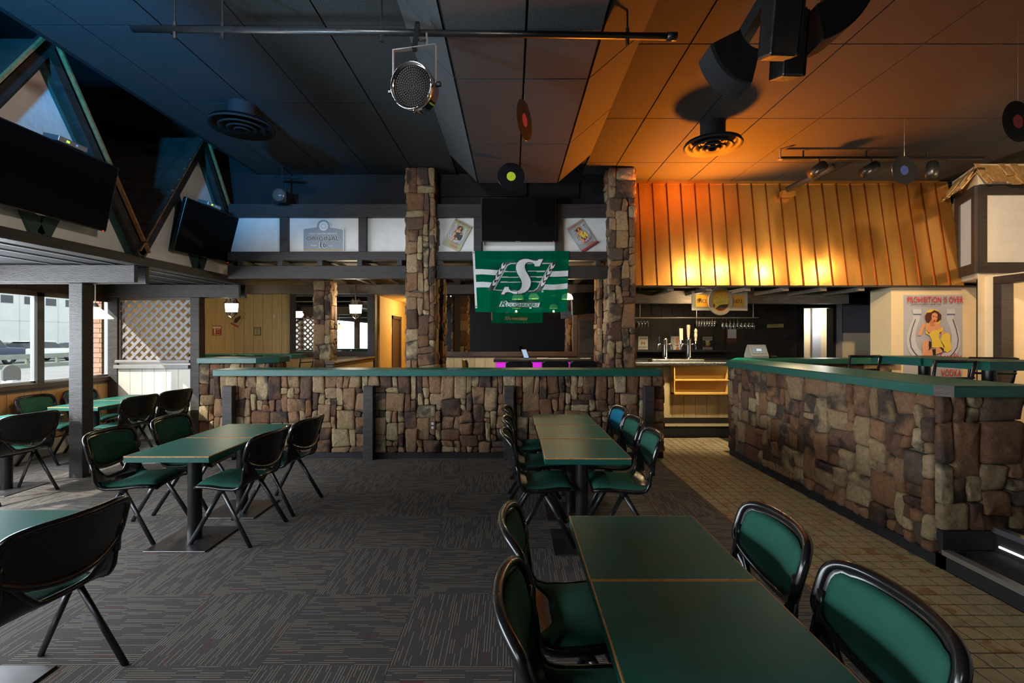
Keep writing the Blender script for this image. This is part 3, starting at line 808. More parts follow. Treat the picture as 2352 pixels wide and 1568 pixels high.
pillar('dim stone pillar set back behind the flag', -1.20, -1.02, 6.86, 7.22, 2.52, 71, 'rb')
pillar('dim stone pillar set back beside the angled television', 1.29, 1.45, 6.86, 7.30, 2.52, 75, 'lb')
# ================================================================== TIMBER, GABLES, BACK ROOM, BAR
# ---- posts and cross beams of the window bay
def post(label, x0, x1, y0, y1, z1):
    o = top_box('timber_post', M['beam_wood'], x0, x1, y0, y1, 0, z1, label, 'post', bevel=0.008)
    return o
post('rough timber post standing free beside the window tables', -4.86, -4.71, 5.12, 5.26, 2.14)
post('timber post between the lattice screen and the stone wall', -4.84, -4.70, 7.02, 7.16, 2.14)
post('timber corner post between the window and the lattice screen', XW + 0.02, XW + 0.17, 7.02, 7.16, 2.14)
def cross_beam(label, y, x1):
    t = thing('cross_beam', label, 'beam', (-5.1, y, 2.14))
    for a, b in ((0.0, 0.05), (0.16, 0.21)):
        MB().box(XW, x1, y + a, y + b, 2.14, 2.33).build('plank', M['beam_wood'], t, bevel=0.006)
    return t
cross_beam('double plank beam over the free-standing timber post', 5.06, -4.09)
cross_beam('double plank beam over the lattice screen', 6.98, -4.08)
top_box('long_beam', M['dark_wood'], -4.19, -4.03, -2.0, 7.16, 2.33, 2.425, 'long dark beam carrying the half-timbered gables', 'beam', bevel=0.006)

# ---- half-timbered gables over the window bay
GX, GB, GA = -4.10, 2.425, 4.04
def gable(c, label, shingles):
    t = thing('timber_gable', label, 'gable', (GX, c, GB))
    hw_ = 1.015
    def P(y, z, x): return (GX + x, y, z)
    MB().prism([(c - hw_, GB), (c + hw_, GB), (c, GA)], lambda a, b, d: (GX + d, a, b), -0.05, 0.0).build('stucco_panel', M['stucco'], t)
    sl = Vector((hw_, GA - GB)).normalized(); nn = Vector((sl.y, -sl.x))
    for s in (-1, 1):
        def rake(w0, w1, x0, x1, nm, mat, lo=0.0, hi=0.0):
            a = Vector((s * hw_, GB)); b = Vector((0, GA))
            d = (b - a).normalized(); n_ = Vector((s * abs(d.y), abs(d.x)))
            p = [a + n_ * w0 - d * lo, a + n_ * w1 - d * lo, b + n_ * w1 + d * hi, b + n_ * w0 + d * hi]
            # cut the top ends on the centre line
            for k in (2, 3):
                q = p[k]; base_ = p[1] if k == 2 else p[0]
                tt = (0 - base_.x) / (d.x); p[k] = base_ + d * tt
            return MB().prism([(c + q.x, q.y) for q in p], lambda u, v, w: (GX + w, u, v), x0, x1).build(nm, mat, t)
        rake(-0.085, -0.035, 0.0, 0.035, 'green_rake', M['green_trim'])
        rake(-0.035, 0.065, 0.0, 0.10, 'dark_rake', M['dark_wood'])
        rake(0.075, 0.095, 0.10, 0.135, 'shingle_edge', M['raw_edge'])
        # roof slope running back
        a = Vector((s * hw_, GB)); b = Vector((0, GA)); d = (b - a).normalized(); n_ = Vector((s * abs(d.y), abs(d.x)))
        q = [a + n_ * 0.05, a + n_ * 0.08, b + n_ * 0.08, b + n_ * 0.05]
        MB().prism([(c + v.x, v.y) for v in q], lambda u, v, w: (GX + w, u, v), -1.85, 0.10).build('roof_slope', M['dark_shingle'], t)
        if s == -1 and shingles:
            L_ = (b - a).length; r = random.Random(int(c * 10))
            for row in range(10):
                u0 = L_ * row / 10
                xx = 0.14
                while xx > -1.7:
                    w = r.uniform(0.14, 0.26)
                    p0 = a + d * u0; lift = r.uniform(0.012, 0.02)
                    v = []
                    for (uu, ll, th) in ((-0.01, lift, 0.012), (0.22, 0.002, 0.010)):
                        pb_ = p0 + d * uu + n_ * (0.08 + ll)
                        pt_ = pb_ + n_ * th
                        for xq in (xx - 0.004, xx - w + 0.004):
                            v += [(GX + xq, c + pb_.x, pb_.y), (GX + xq, c + pt_.x, pt_.y)]
                    MB().add(v, [(0, 1, 3, 2), (4, 6, 7, 5), (0, 4, 5, 1), (2, 3, 7, 6), (0, 2, 6, 4), (1, 5, 7, 3)]).build('shingle', M['dark_shingle'], t)
                    xx -= w
    # green braces: a V standing on the beam, and two arms higher up
    def brace(y0, z0, y1, z1, w=0.12):
        p, q = Vector((y0, z0)), Vector((y1, z1)); dd = (q - p).normalized(); n2 = Vector((-dd.y, dd.x)) * w / 2
        MB().prism([(v.x, v.y) for v in (p - n2, q - n2, q + n2, p + n2)], lambda u, v, w_: (GX + w_, u, v), 0.0, 0.03).build('brace', M['green_trim'], t)
    brace(c - 0.02, GB, c - 0.42, GB + 0.86); brace(c + 0.02, GB, c + 0.42, GB + 0.86)
    return t
gable(6.08, 'half-timbered gable with the smaller television, beside the stone pillar side', True)
gable(4.04, 'half-timbered gable behind the large television', False)
gable(2.0, 'half-timbered gable nearest the dark rear of the room', False)

# ---- televisions
def tv(label, pts4, thick=0.045, box=None, led=True, name='television'):
    """pts4: TL, TR, BR, BL corners of the screen face, seen from the front"""
    tl, tr, br, bl = [Vector(p) for p in pts4]
    c = (tl + tr + br + bl) / 4
    ux = (tr - tl) / 2; uz = (tl - bl) / 2
    n = ux.cross(uz).normalized()        # points away from the viewer's side
    if n.dot(Vector((0, 0, HC)) - c) < 0: n = -n
    t = thing(name, label, 'television', c)
    MB().obox(c - n * thick / 2, ux, uz, n * (thick / 2)).build('case', M['tv_frame'], t, bevel=0.006)
    MB().obox(c + n * 0.001, ux * 0.975, uz * 0.965 + Vector((0, 0, 0)), n * 0.0015).build('screen', M['screen'], t)
    MB().obox(c - n * (thick + 0.04), ux * 0.3, uz * 0.3, n * 0.05).build('wall_mount', M['black_matte'], t)
    pl = c - uz * 0.99 + n * 0.004
    MB().obox(pl, ux * 0.06, uz * 0.008, n * 0.003).build('logo_bar', M['alu'], t)
    if led: MB().obox(c - uz * 0.985 + ux * 0.94 + n * 0.003, ux * 0.008, uz * 0.012, n * 0.002).build('standby_light', M['led_red'], t)
    if box:
        cb = c + uz * 1.0 + ux * box + uz.normalized() * 0.025 - n * 0.04
        sb = thing('media_box', 'small media box with a green light on top of the ' + ('large' if ux.length > 0.58 else 'smaller') + ' gable television', 'box', cb)
        MB().obox(cb, ux.normalized() * 0.13, uz.normalized() * 0.022, n * 0.07).build('case', M['alu'], sb, bevel=0.004)
        MB().obox(cb + n * 0.071 - ux.normalized() * 0.05, ux.normalized() * 0.012, uz.normalized() * 0.008, n * 0.002).build('green_light', M['led_green'], sb)
        MB().obox(cb + n * 0.071 + ux.normalized() * 0.03, ux.normalized() * 0.007, uz.normalized() * 0.005, n * 0.002).build('blue_light', M['led_blue'], sb)
    return t
tv('large black wall television tilted down over the window bay', [(-3.77, 3.22, 3.17), (-3.77, 4.49, 3.17), (-3.90, 4.49, 2.555), (-3.90, 3.22, 2.555)], box=0.2)
tv('smaller black television tilted on the gable beside the stone pillar', [(-3.84, 5.52, 3.20), (-3.84, 6.60, 3.22), (-4.00, 6.60, 2.585), (-4.00, 5.52, 2.57)], box=-0.15)
top_box('wall_speaker', M['black_matte'], -4.02, -3.86, 6.86, 7.02, 2.72, 2.99, 'small dark speaker in the corner beside the smaller television', 'speaker', bevel=0.01)

# ---- lattice screen
ls = thing('lattice_screen', 'pale lattice screen over white boards beside the window', 'screen', (-5.4, 7.08, 0))
lx0, lx1, lz0, lz1 = XW + 0.17, -4.84, 1.20, 2.14
def clip_diag(cst, s):
    pts = []
    for x in (lx0, lx1):
        z = cst + s * x
        if lz0 <= z <= lz1: pts.append((x, z))
    for z in (lz0, lz1):
        x = (z - cst) / s
        if lx0 < x < lx1: pts.append((x, z))
    return sorted(pts)[:1] + sorted(pts)[-1:] if len(pts) >= 2 else None
for s, yy in ((1, 7.06), (-1, 7.068)):
    k = -30
    while k < 30:
        cst = lz0 + 0.148 * k - s * lx0
        p = clip_diag(cst, s)
        if p and (Vector(p[0]) - Vector(p[1])).length > 0.05:
            MB().bar((p[0][0], yy, p[0][1]), (p[1][0], yy, p[1][1]), 0.007, 0.042, up=(0, 0, 1)).build('slat', M['lattice'], ls)
        k += 1
MB().box(lx0, lx1, 7.04, 7.09, 2.10, 2.14).build('top_rail', M['brown_trim'], ls)
MB().box(lx0, lx0 + 0.03, 7.04, 7.09, 1.2, 2.10).build('side_rail', M['brown_trim'], ls)
MB().box(lx0 - 0.03, lx1, 7.00, 7.10, 1.155, 1.20).build('ledge', M['lattice'], ls, bevel=0.01)
MB().box(lx0 - 0.03, lx1, 6.98, 7.04, 1.07, 1.125).build('lower_ledge', M['lattice'], ls, bevel=0.008)
MB().box(lx0, lx1, 7.045, 7.09, 0.0, 1.155).build('backing', M['white_panel'], ls)
for k in range(6):
    a = lx0 + k * (lx1 - lx0) / 6; b = lx0 + (k + 1) * (lx1 - lx0) / 6
    MB().box(a + 0.003, b - 0.003, 7.03, 7.045, 0.03, 1.10).build('board', M['white_panel'], ls)

# ---- timber frieze between the pillars: beams, white panels, joists
YB = 6.50
def beam(label, x0, x1, z0, z1, y0=YB, y1=YB + 0.16, mat='dark_wood'):
    return top_box('timber_beam', M[mat], x0, x1, y0, y1, z0, z1, label, 'beam', bevel=0.006)
fz = thing('timber_frieze', 'dark timber frame with white panels and the beer sign', 'panelling', (-2.65, 6.6, 2.5))
fy = thing('timber_frieze', 'dark timber frame with white panels around the centre television', 'panelling', (0.13, 6.6, 2.5))
for t, x0, x1, px in ((fz, -3.95, -1.47, (651, 832)), (fy, -1.06, 1.33, (1097, 1284))):
    MB().box(x0, x1, YB, YB + 0.10, 3.216, 3.398).build('top_beam', M['dark_wood'], t, bevel=0.006)
    MB().box(x0, x1, YB - 0.02, YB + 0.12, 2.612, 2.731).build('sill_beam', M['dark_wood'], t, bevel=0.006)
    MB().box(x0, x1, YB - 0.02, YB + 0.08, 2.356, 2.537).build('lower_beam', M['dark_wood'], t, bevel=0.006)
    xs = [x0] + [X(p, YB) for p in px] + [x1]
    for p in px:
        MB().box(X(p, YB) - 0.055, X(p, YB) + 0.055, YB, YB + 0.08, 2.731, 3.216).build('stud', M['dark_wood'], t, bevel=0.005)
    for a, b in zip(xs, xs[1:]):
        MB().box(a, b, YB + 0.07, YB + 0.09, 2.731, 3.216).build('white_panel', M['stucco'], t)
for k in range(-5, 10):
    xj = -1.01 + 0.552 * k
    if -1.5 < xj < -1.05: continue
    if xj > 1.3: break
    top_box('joist', M['dark_wood'], xj - 0.035, xj + 0.035, YB - 0.02, 9.05 if xj > -1.3 else 9.80, 2.537, 2.612,
            'dark joist running back over the beams to the far room', 'joist', bevel=0.004, group='joists over the lower beams')
top_box('far_beam', M['dark_wood'], -6.0, -1.32, 8.80, 8.92, 2.36, 2.535, 'dark beam across the far room behind the short stone pillar', 'beam', bevel=0.005)
top_box('far_beam', M['dark_wood'], -1.30, 1.72, 8.80, 8.92, 2.36, 2.535, 'dark beam in front of the framed mirror behind the flag', 'beam', bevel=0.005)

# centre television
tv('black flat television centred on the timber frieze', [(X(1104, 6.38), 6.38, Z(453, 6.38)), (X(1277, 6.38), 6.38, Z(453, 6.38)), (X(1277, 6.40), 6.40, Z(555, 6.40)), (X(1104, 6.40), 6.40, Z(555, 6.40))])
# dark vent panels on the black wall
for a, b, c_, d_, lab in ((1010, 1210, 416, 452, 'dark board panel on the black wall over the left poster'), (1247, 1330, 418, 455, 'dark vent panel on the black wall over the centre television')):
    top_box('wall_panel', M['void_black'], X(a, 6.7), X(b, 6.7), 6.69, 6.718, Z(d_, 6.7), Z(c_, 6.7), lab, 'panel', bevel=0.004)

# ---- beer sign on the frieze
def sign_original():
    D = YB + 0.055
    x0, x1 = X(698, D), X(789, D); cx = (x0 + x1) / 2; z0 = 2.735; k = (x1 - x0) / 1500.0
    def pt(u, v): return (cx + (u - 905) * k, z0 + (1380 - v) * k)     # pixels of the enlarged photograph
    t = thing('beer_sign', 'grey beer sign reading ORIGINAL 16 on the timber frieze', 'sign', (cx, D, z0))
    def outline(g):
        p = [(155 - g, 1380 + 0), (1650 + g, 1380), (1650 + g, 535 - g), (1165 + g, 450 - g)]
        for a in range(0, 181, 15):
            p.append((910 + (255 + g) * math.cos(R(a)), 405 - (255 + g) * math.sin(R(a))))
        p += [(650 - g, 445 - g), (155 - g, 515 - g)]
        return [pt(*q) for q in p]
    MB().prism(outline(28), lambda a, b, d: (a, d, b), D - 0.012, D + 0.015).build('board', M['p_white'], t)
    pr = Print(lambda a, b, d: (a, D - 0.0125 - d, b))
    pr.poly(outline(0), M['p_lblue'])
    pr.poly([pt(155, 1265), pt(155, 1300), pt(1650, 1325), pt(1650, 1285)], M['p_gold'])
    pr.poly([pt(155, 1300), pt(155, 1372), pt(1650, 1372), pt(1650, 1325)], M['p_grey'])
    c = pt(915, 405)
    pr.disc(c[0], c[1], 170 * k, M['p_white']); pr.disc(c[0], c[1], 100 * k, M['p_lblue']); pr.disc(c[0], c[1], 82 * k, M['p_white'])
    a, b = pt(370, 722); pr.text('GREAT WESTERN BREWING', a, b, 1060 * k, 65 * k, M['p_white'], offset=0.01)
    a, b = pt(250, 965); pr.text('ORIGINAL', a, b, 1290 * k, 195 * k, M['p_white'], offset=0.045)
    a, b = pt(265, 955); pr.text('ORIGINAL', a, b, 1255 * k, 170 * k, M['p_dark'], offset=0.005)
    a, b = pt(755, 1235); pr.text('16', a, b, 285 * k, 235 * k, M['p_white'], offset=0.045)
    a, b = pt(780, 1215); pr.text('16', a, b, 245 * k, 205 * k, M['p_dark'], offset=0.005)
    a, b = pt(440, 1160); pr.text('PRAIRIE', a, b, 230 * k, 48 * k, M['p_white'], offset=0.02)
    a, b = pt(1120, 1170); pr.text('LAGER', a, b, 145 * k, 45 * k, M['p_white'], offset=0.02)
    pr.build('print', t)
sign_original()

# ---- posters with a seated woman in front of a horseshoe
def poster(name, label, mapf, loc, w, h, paper, dress, accent, big=False, band=None, texts=()):
    """drawn on a 960 x 1400 field; mapf(a, b, d): metres right/up of the centre, d towards the room"""
    t = thing(name, label, 'poster', loc)
    k = w / 960.0; kv = h / 1400.0
    def pt(u, v): return ((u - 740) * k, (965 - v) * kv)
    pm = lambda a, b, d: mapf(a, b, d)
    MB().prism([(-w / 2, -h / 2), (w / 2, -h / 2), (w / 2, h / 2), (-w / 2, h / 2)], lambda a, b, d: mapf(a, b, d), -0.006, 0.0).build('sheet', M[paper], t)
    pr = Print(lambda a, b, d: mapf(a, b, d + 0.0004), 0.0006 if not big else 0.0009)
    P_ = lambda L, m: pr.poly([pt(*q) for q in L], M[m])
    # horseshoe: a broad U with square heels
    outL = [(400, 570), (410, 640), (350, 760), (305, 900), (300, 1040), (340, 1170), (430, 1270), (560, 1330), (735, 1350)]
    inL = [(525, 570), (515, 660), (465, 780), (440, 900), (450, 1020), (490, 1110), (560, 1180), (640, 1220), (735, 1230)]
    mir = lambda q: (1475 - q[0], q[1])
    for k2 in range(8):
        P_([outL[k2], inL[k2], inL[k2 + 1], outL[k2 + 1]], 'p_lgrey')
        P_([mir(outL[k2]), mir(inL[k2]), mir(inL[k2 + 1]), mir(outL[k2 + 1])], 'p_lgrey')
    for m_ in (lambda q: q, mir):
        P_([m_((395, 490)), m_((530, 490)), m_((530, 572)), m_((395, 572))], 'p_lgrey')
        pr.line([pt(*m_(q)) for q in ((435, 650), (380, 800), (345, 960), (365, 1090), (430, 1190), (540, 1275))], 12 * k, M['p_navy'])
        pr.line([pt(*m_(q)) for q in ((400, 570), (530, 570))], 9 * k, M['p_navy'])
    # scarf, hair, figure
    P_([(590, 560), (630, 510), (700, 490), (780, 500), (830, 560), (845, 650), (825, 720), (600, 760), (620, 700)], dress)
    P_([(585, 600), (610, 550), (680, 540), (735, 505), (800, 530), (850, 580), (850, 650), (800, 690), (740, 700), (660, 690), (640, 720), (610, 690), (590, 650)], 'p_brown')
    P_([(470, 905), (480, 850), (535, 740), (590, 700), (600, 740), (560, 800), (545, 860), (520, 905)], 'p_skin')
    P_([(600, 740), (660, 700), (720, 700), (800, 705), (840, 760), (860, 820), (800, 850), (640, 860), (590, 800)], 'p_skin')
    P_([(690, 600), (700, 560), (745, 545), (785, 570), (785, 640), (760, 690), (720, 705), (690, 670)], 'p_skin')
    P_([(660, 690), (690, 640), (730, 700), (740, 760), (670, 760)], 'p_skin2')
    P_([(870, 820), (920, 880), (910, 1000), (930, 1130), (905, 1110), (880, 1000), (840, 860)], 'p_skin')
    P_([(830, 970), (850, 900), (950, 860), (990, 900), (985, 980), (1010, 1060), (1005, 1130), (950, 1175), (880, 1140), (900, 1080)], dress)
    P_([(585, 730), (600, 830), (640, 880), (700, 830), (800, 815), (870, 770), (865, 830), (815, 860), (800, 930), (850, 1020), (890, 1110), (800, 1095), (690, 1095), (690, 980), (650, 900), (590, 870)], dress)
    P_([(540, 1290), (535, 1100), (545, 1010), (590, 980), (640, 990), (660, 1040), (640, 1110), (600, 1200), (560, 1290)], 'p_skin')
    P_([(640, 990), (680, 1010), (680, 1090), (640, 1120), (635, 1050)], 'p_dark')
    P_([(540, 1310), (570, 1210), (630, 1140), (700, 1110), (830, 1085), (880, 1130), (850, 1170), (760, 1200), (680, 1220), (640, 1310)], 'p_skin')
    P_([(690, 1120), (750, 1115), (750, 1210), (705, 1215)], 'p_dark')
    P_([(800, 1090), (850, 1090), (880, 1130), (870, 1160), (830, 1110)], 'p_dark')
    P_([(712, 660), (745, 655), (735, 690), (715, 690)], 'p_red')
    P_([(700, 600), (720, 595), (722, 605), (702, 610)], 'p_dark'); P_([(748, 605), (770, 615), (768, 625), (748, 615)], 'p_dark')
    if band: pr.rect(-w / 2, w / 2, -h / 2, -h / 2 + h * 0.07, M[band])
    for (s, u, v, tw, th, mat, shear, off, rot) in texts:
        a, b = pt(u, v); pr.text(s, a, b, tw * k, th * kv, M[mat], shear=shear, offset=off, rot=rot)
    pr.build('print', t)
    return t
def tilted(px, py, D, ang):
    cx, cz = X(px, D), Z(py, D); ca, sa = math.cos(R(ang)), math.sin(R(ang))
    return lambda a, b, d: (cx + a * ca - b * sa, D - d, cz + a * sa + b * ca), (cx, D, cz)
mp, lc = tilted(1050, 540, YB + 0.055, -28)
poster('tin_poster', 'olive tin poster of a woman in a black dress, tilted on the white panel', mp, lc, 0.265, 0.40, 'p_olive', 'p_dark', 'p_red',
       texts=(('PROHIBITION IS OVER', 290, 395, 900, 90, 'p_brown', 0, 0.01, 0), ('Lucky', 640, 1440, 420, 130, 'p_red', 0.3, 0.0, 0.1), ('VODKA', 640, 1600, 400, 120, 'p_red', 0, 0, 0)))
mp, lc = tilted(1337, 541, YB + 0.055, 33)
poster('tin_poster', 'grey tin poster of a woman in a yellow dress, tilted on the white panel', mp, lc, 0.265, 0.40, 'p_silver', 'p_yellow', 'p_red', band='p_mred',
       texts=(('PROHIBITION IS OVER', 290, 395, 900, 90, 'p_red', 0, 0.01, 0), ('Lucky', 640, 1380, 420, 130, 'p_red', 0.3, 0.0, 0.1), ('VODKA', 640, 1530, 400, 110, 'p_red', 0, 0, 0)))

# ---- team flag
def flag():
    D0 = 6.46
    fx0, fx1, fz1, fz0 = X(1085, D0), X(1308, D0), 2.735, Z(716, D0)
    W_, H_ = fx1 - fx0, fz1 - fz0
    S = W_ / 1945.0
    t = thing('team_flag', 'green and white team flag hanging from the timber frieze', 'flag', ((fx0 + fx1) / 2, D0, fz1))
    def wave(x, z):
        f = (fz1 - z) / H_
        return 0.014 * math.sin((x - fx0) * 15 + 1.0 + f) * (0.3 + 0.7 * f) + 0.006 * math.sin((x - fx0) * 34 + f * 4) * f
    def sag(x, z):
        u = (x - fx0) / W_; return -0.012 * math.sin(u * 3.1) + (-0.012 if False else 0) - 0.02 * u * ((fz1 - z) / H_) * 0
    def put(x, z, d): return (x + (x - (fx0 + fx1) / 2) * -0.06 * ((fz1 - z) / H_), D0 + wave(x, z) - d, z + sag(x, z) * ((fz1 - z) / H_))
    mb = MB(); nx, nz = 48, 26
    vs = [put(fx0 + W_ * i / nx, fz0 + H_ * j / nz, 0) for j in range(nz + 1) for i in range(nx + 1)]
    fs, ms = [], []
    for j in range(nz):
        for i in range(nx):
            fs.append((j * (nx + 1) + i, j * (nx + 1) + i + 1, (j + 1) * (nx + 1) + i + 1, (j + 1) * (nx + 1) + i))
    mb.add(vs, fs, 0)
    mb.build('cloth', M['flag_green'], t, smooth=True)
    def pt(u, v): return (fx0 + (u - 90) * S, fz1 - (v - 125) * S)
    layer = [0]
    prt = MB(); mats = []
    def shape(polys, mat, dz=None):
        layer[0] += 1
        bm = bmesh.new()
        for L in polys:
            vv = [bm.verts.new((q[0], q[1], 0)) for q in L]
            try: bm.faces.new(vv)
            except ValueError: pass
        bmesh.ops.triangulate(bm, faces=bm.faces[:])
        for _ in range(5):
            es = [e_ for e_ in bm.edges if e_.calc_length() > 0.035]
            if not es: break
            bmesh.ops.subdivide_edges(bm, edges=es, cuts=1)
            bmesh.ops.triangulate(bm, faces=[f for f in bm.faces if len(f.verts) > 3])
        bm.verts.ensure_lookup_table()
        if mat not in mats: mats.append(mat)
        mi = mats.index(mat)
        for side in (1, -1):
            v = [put(p.co.x, p.co.y, side * (0.0012 + 0.0006 * layer[0])) for p in bm.verts]
            prt.add(v, [tuple(q.index for q in f.verts) for f in bm.faces], mi)
        bm.free()
    def grow(L, g):
        out = []; n = len(L)
        for i in range(n):
            a, b, c = Vector(L[i - 1]), Vector(L[i]), Vector(L[(i + 1) % n])
            e1 = (b - a).normalized(); e2 = (c - b).normalized()
            n1 = Vector((e1.y, -e1.x)); n2 = Vector((e2.y, -e2.x)); nn = (n1 + n2)
            if nn.length < 0.2: nn = n1
            nn = nn.normalized() * g / max(0.5, math.sqrt((1 + n1.dot(n2)) / 2))
            out.append((b.x + nn.x, b.y + nn.y))
        return out
    G, Wt, K, Sv = M['flag_green'], M['flag_white'], M['p_dark'], M['p_silver']
    sh = lambda L, m: shape([[pt(*q) for q in L]], m)
    sh([(90, 125), (135, 125), (135, 1270), (90, 1270)], Wt)
    sh([(135, 485), (280, 488), (560, 505), (1000, 505), (1500, 510), (1750, 530), (2030, 515), (2030, 630), (1750, 640), (1000, 620), (560, 610), (280, 592), (135, 597)], Wt)
    sh([(135, 745), (280, 740), (560, 760), (1000, 770), (1500, 785), (1750, 795), (2030, 770), (2030, 878), (1750, 900), (1000, 880), (560, 862), (280, 850), (135, 855)], Wt)
    sh([(375, 910), (640, 440), (700, 375), (790, 345), (1800, 345), (1520, 870), (1440, 930), (1340, 942), (1180, 940), (660, 920)], K)
    sh([(480, 905), (770, 405), (850, 362), (1690, 362), (1410, 870), (1330, 925), (1190, 928), (670, 912)], Sv)
    sh([(515, 890), (790, 420), (860, 384), (1650, 384), (1395, 855), (1320, 905), (1200, 908), (680, 895)], M['flag_green'])
    for y in (530, 640, 738):
        sh([(620 + (850 - y) * 0.28, y - 10), (790, y - 10), (800, y - 2), (1060, y - 2), (1060, y + 14), (600 + (850 - y) * 0.28, y + 14)], Sv)
        sh([(1200, y - 14), (1560 - (y - 530) * 0.45, y - 14), (1550 - (y - 530) * 0.45, y + 14), (1390, y + 14), (1375, y + 2), (1200, y + 2)], Sv)
    for k in range(4):
        for ox, oy in ((0, 0), (1000, 5)):
            x, y = 480 + 62 * k + ox, 790 - 112 * k + oy
            sh([(x - 10, y + 30), (x + 5, y - 60), (x + 40, y - 105), (x + 30, y - 50), (x + 45, y - 30), (x + 95, y - 75), (x + 60, y + 5), (x + 25, y + 25)], M['flag_white'])
    Sp = [(1505, 290), (1440, 430), (1345, 430), (1335, 390), (1300, 360), (1230, 345), (1165, 365), (1140, 410), (1140, 460), (1165, 530), (1210, 600), (1250, 670), (1270, 740),
          (1255, 820), (1215, 890), (1150, 940), (1060, 970), (960, 978), (900, 965), (850, 945), (790, 935), (735, 950), (715, 985), (650, 985), (700, 890), (730, 840), (805, 838),
          (815, 880), (850, 915), (910, 930), (980, 925), (1035, 900), (1070, 850), (1085, 780), (1070, 710), (1030, 640), (985, 560), (962, 490), (965, 420), (990, 360), (1040, 315),
          (1110, 290), (1190, 285), (1260, 300), (1330, 320), (1390, 320), (1420, 295)]
    big = grow(Sp, 16)
    ar = lambda L: sum(L[i][0] * L[(i + 1) % len(L)][1] - L[(i + 1) % len(L)][0] * L[i][1] for i in range(len(L)))
    if abs(ar(big)) < abs(ar(Sp)): big = grow(Sp, -16)
    sh(big, K); sh(Sp, M['flag_white'])
    def txt(s, u, v, tw, th, mat, shear=0.0, off=0.0, rot=0.0):
        vv, ff, w_ = text_polys(s, shear, off)
        polys = []
        cr, sr = math.cos(rot), math.sin(rot)
        def q(p):
            x, y = p[0] * tw / w_, p[1] * th
            return pt(u + x * cr - y * sr, v - y * cr - x * sr)
        shape([[q(vv[i]) for i in f] for f in ff], mat)
    txt('SASKATCHEWAN', 820, 1128, 570, 36, K, 0.2, 0.005)
    sh([(580, 1240), (640, 1110), (760, 1095), (800, 1140), (1480, 1145), (1445, 1250), (800, 1235)], K)
    sh([(600, 1228), (650, 1122), (755, 1108), (795, 1152), (1462, 1157), (1435, 1238), (800, 1225)], M['flag_white'])
    txt('R', 625, 1222, 130, 105, M['p_green'], 0.3, 0.03)
    txt('OUGHRIDERS', 765, 1228, 665, 66, M['p_green'], 0.3, 0.03)
    c = pt(1510, 930)
    shape([[(c[0] + 0.0145 * math.cos(a * 0.5236), c[1] + 0.0145 * math.sin(a * 0.5236)) for a in range(12)]], M['flag_white'])
    shape([[(c[0] + 0.011 * math.cos(a * 0.5236), c[1] + 0.011 * math.sin(a * 0.5236)) for a in range(12)]], M['flag_green'])
    txt('R', 1498, 948, 26, 34, M['flag_white'], 0, 0.02)
    prt.build('print', mats, t, fix=False)
    for v in (160, 1235):
        a, b = pt(113, v); p = put(a, b, 0.004)
        MB().lathe([(0.003, 0), (0.008, 0), (0.008, 0.004), (0.003, 0.004)], p, (0, -1, 0), 10).build('grommet', M['black_metal'], t)
flag()

# ---- far room on the left: panelled wall, mirror, half wall, corridor
structure('floor_back', MB().box(-6.65, -2.95, 7.42, 9.86, 0.0, 0.15), M['carpet'])
for k in range(10):
    a = -6.65 + 0.2 * k
    MB().box(a + 0.003, a + 0.197, 9.845, 9.86, 0.15, 2.62).build('wall_board', M['tan_panel'], bpy.data.objects['wall_far'])
def mirror(label, x0, x1, z0, z1, y, fw, mat):
    t = thing('wall_mirror', label, 'mirror', ((x0 + x1) / 2, y, z0))
    MB().box(x0, x1, y - 0.012, y, z0, z1).build('glass', M['mirror'], t)
    for (a, b, c, d) in ((x0 - fw, x0, z0 - fw, z1 + fw), (x1, x1 + fw, z0 - fw, z1 + fw), (x0, x1, z0 - fw, z0), (x0, x1, z1, z1 + fw)):
        MB().box(a, b, y - 0.05, y + 0.0, c, d).build('frame_bar', M[mat], t, bevel=0.005)
mirror('wide dark-framed mirror in the far room beside the corridor', -4.55, -3.02, 1.24, 2.40, 9.82, 0.10, 'dark_wood')
hf = thing('panelled_half_wall', 'tan boarded half wall with a polished wooden cap beside the corridor', 'wall', (-2.9, 8.7, 0))
MB().box(-2.96, -2.88, 7.5, 9.66, 0, 1.10).build('core', M['brown_trim'], hf)
for k in range(11):
    a = 7.5 + 0.196 * k
    MB().box(-2.88, -2.868, a + 0.003, a + 0.193, 0, 1.07).build('board', M['tan_panel'], hf)
MB().box(-3.0, -2.83, 7.48, 9.67, 1.10, 1.15).box(-2.98, -2.85, 7.48, 9.67, 1.055, 1.10).build('cap', M['brown_trim'], hf, bevel=0.015)
post('dark timber post at the end of the boarded half wall', -3.0, -2.84, 9.68, 9.84, 2.54)
# corridor behind (opening in the far wall)
wf = bpy.data.objects['wall_far']
me = MB().box(-6.8, -2.9, 9.86, 9.96, -0.1, 2.7).box(-1.2, 7.2, 9.86, 9.96, -0.1, 2.7).box(-2.9, -1.2, 9.86, 9.96, 2.42, 2.7)
old = wf.data; wf.data = me.mesh('wall_far', M['tan_panel']); bpy.data.meshes.remove(old)
structure('wall_passage', MB().box(-2.9, -2.82, 9.96, 10.95, 0, 2.5).box(-2.9, -2.82, 11.85, 13.2, 0, 2.5).box(-2.9, -2.82, 10.95, 11.85, 2.05, 2.5).box(-1.2, -1.1, 9.96, 13.2, 0, 2.5)
          .box(-2.9, -1.1, 13.2, 13.3, 0, 2.5), M['yellow_stucco'])
structure('ceiling_passage', MB().box(-2.9, -1.1, 9.96, 13.3, 2.42, 2.5), M['yellow_stucco'])
structure('floor_passage', MB().box(-2.9, -1.1, 9.96, 13.3, -0.1, 0.0), M['carpet'])
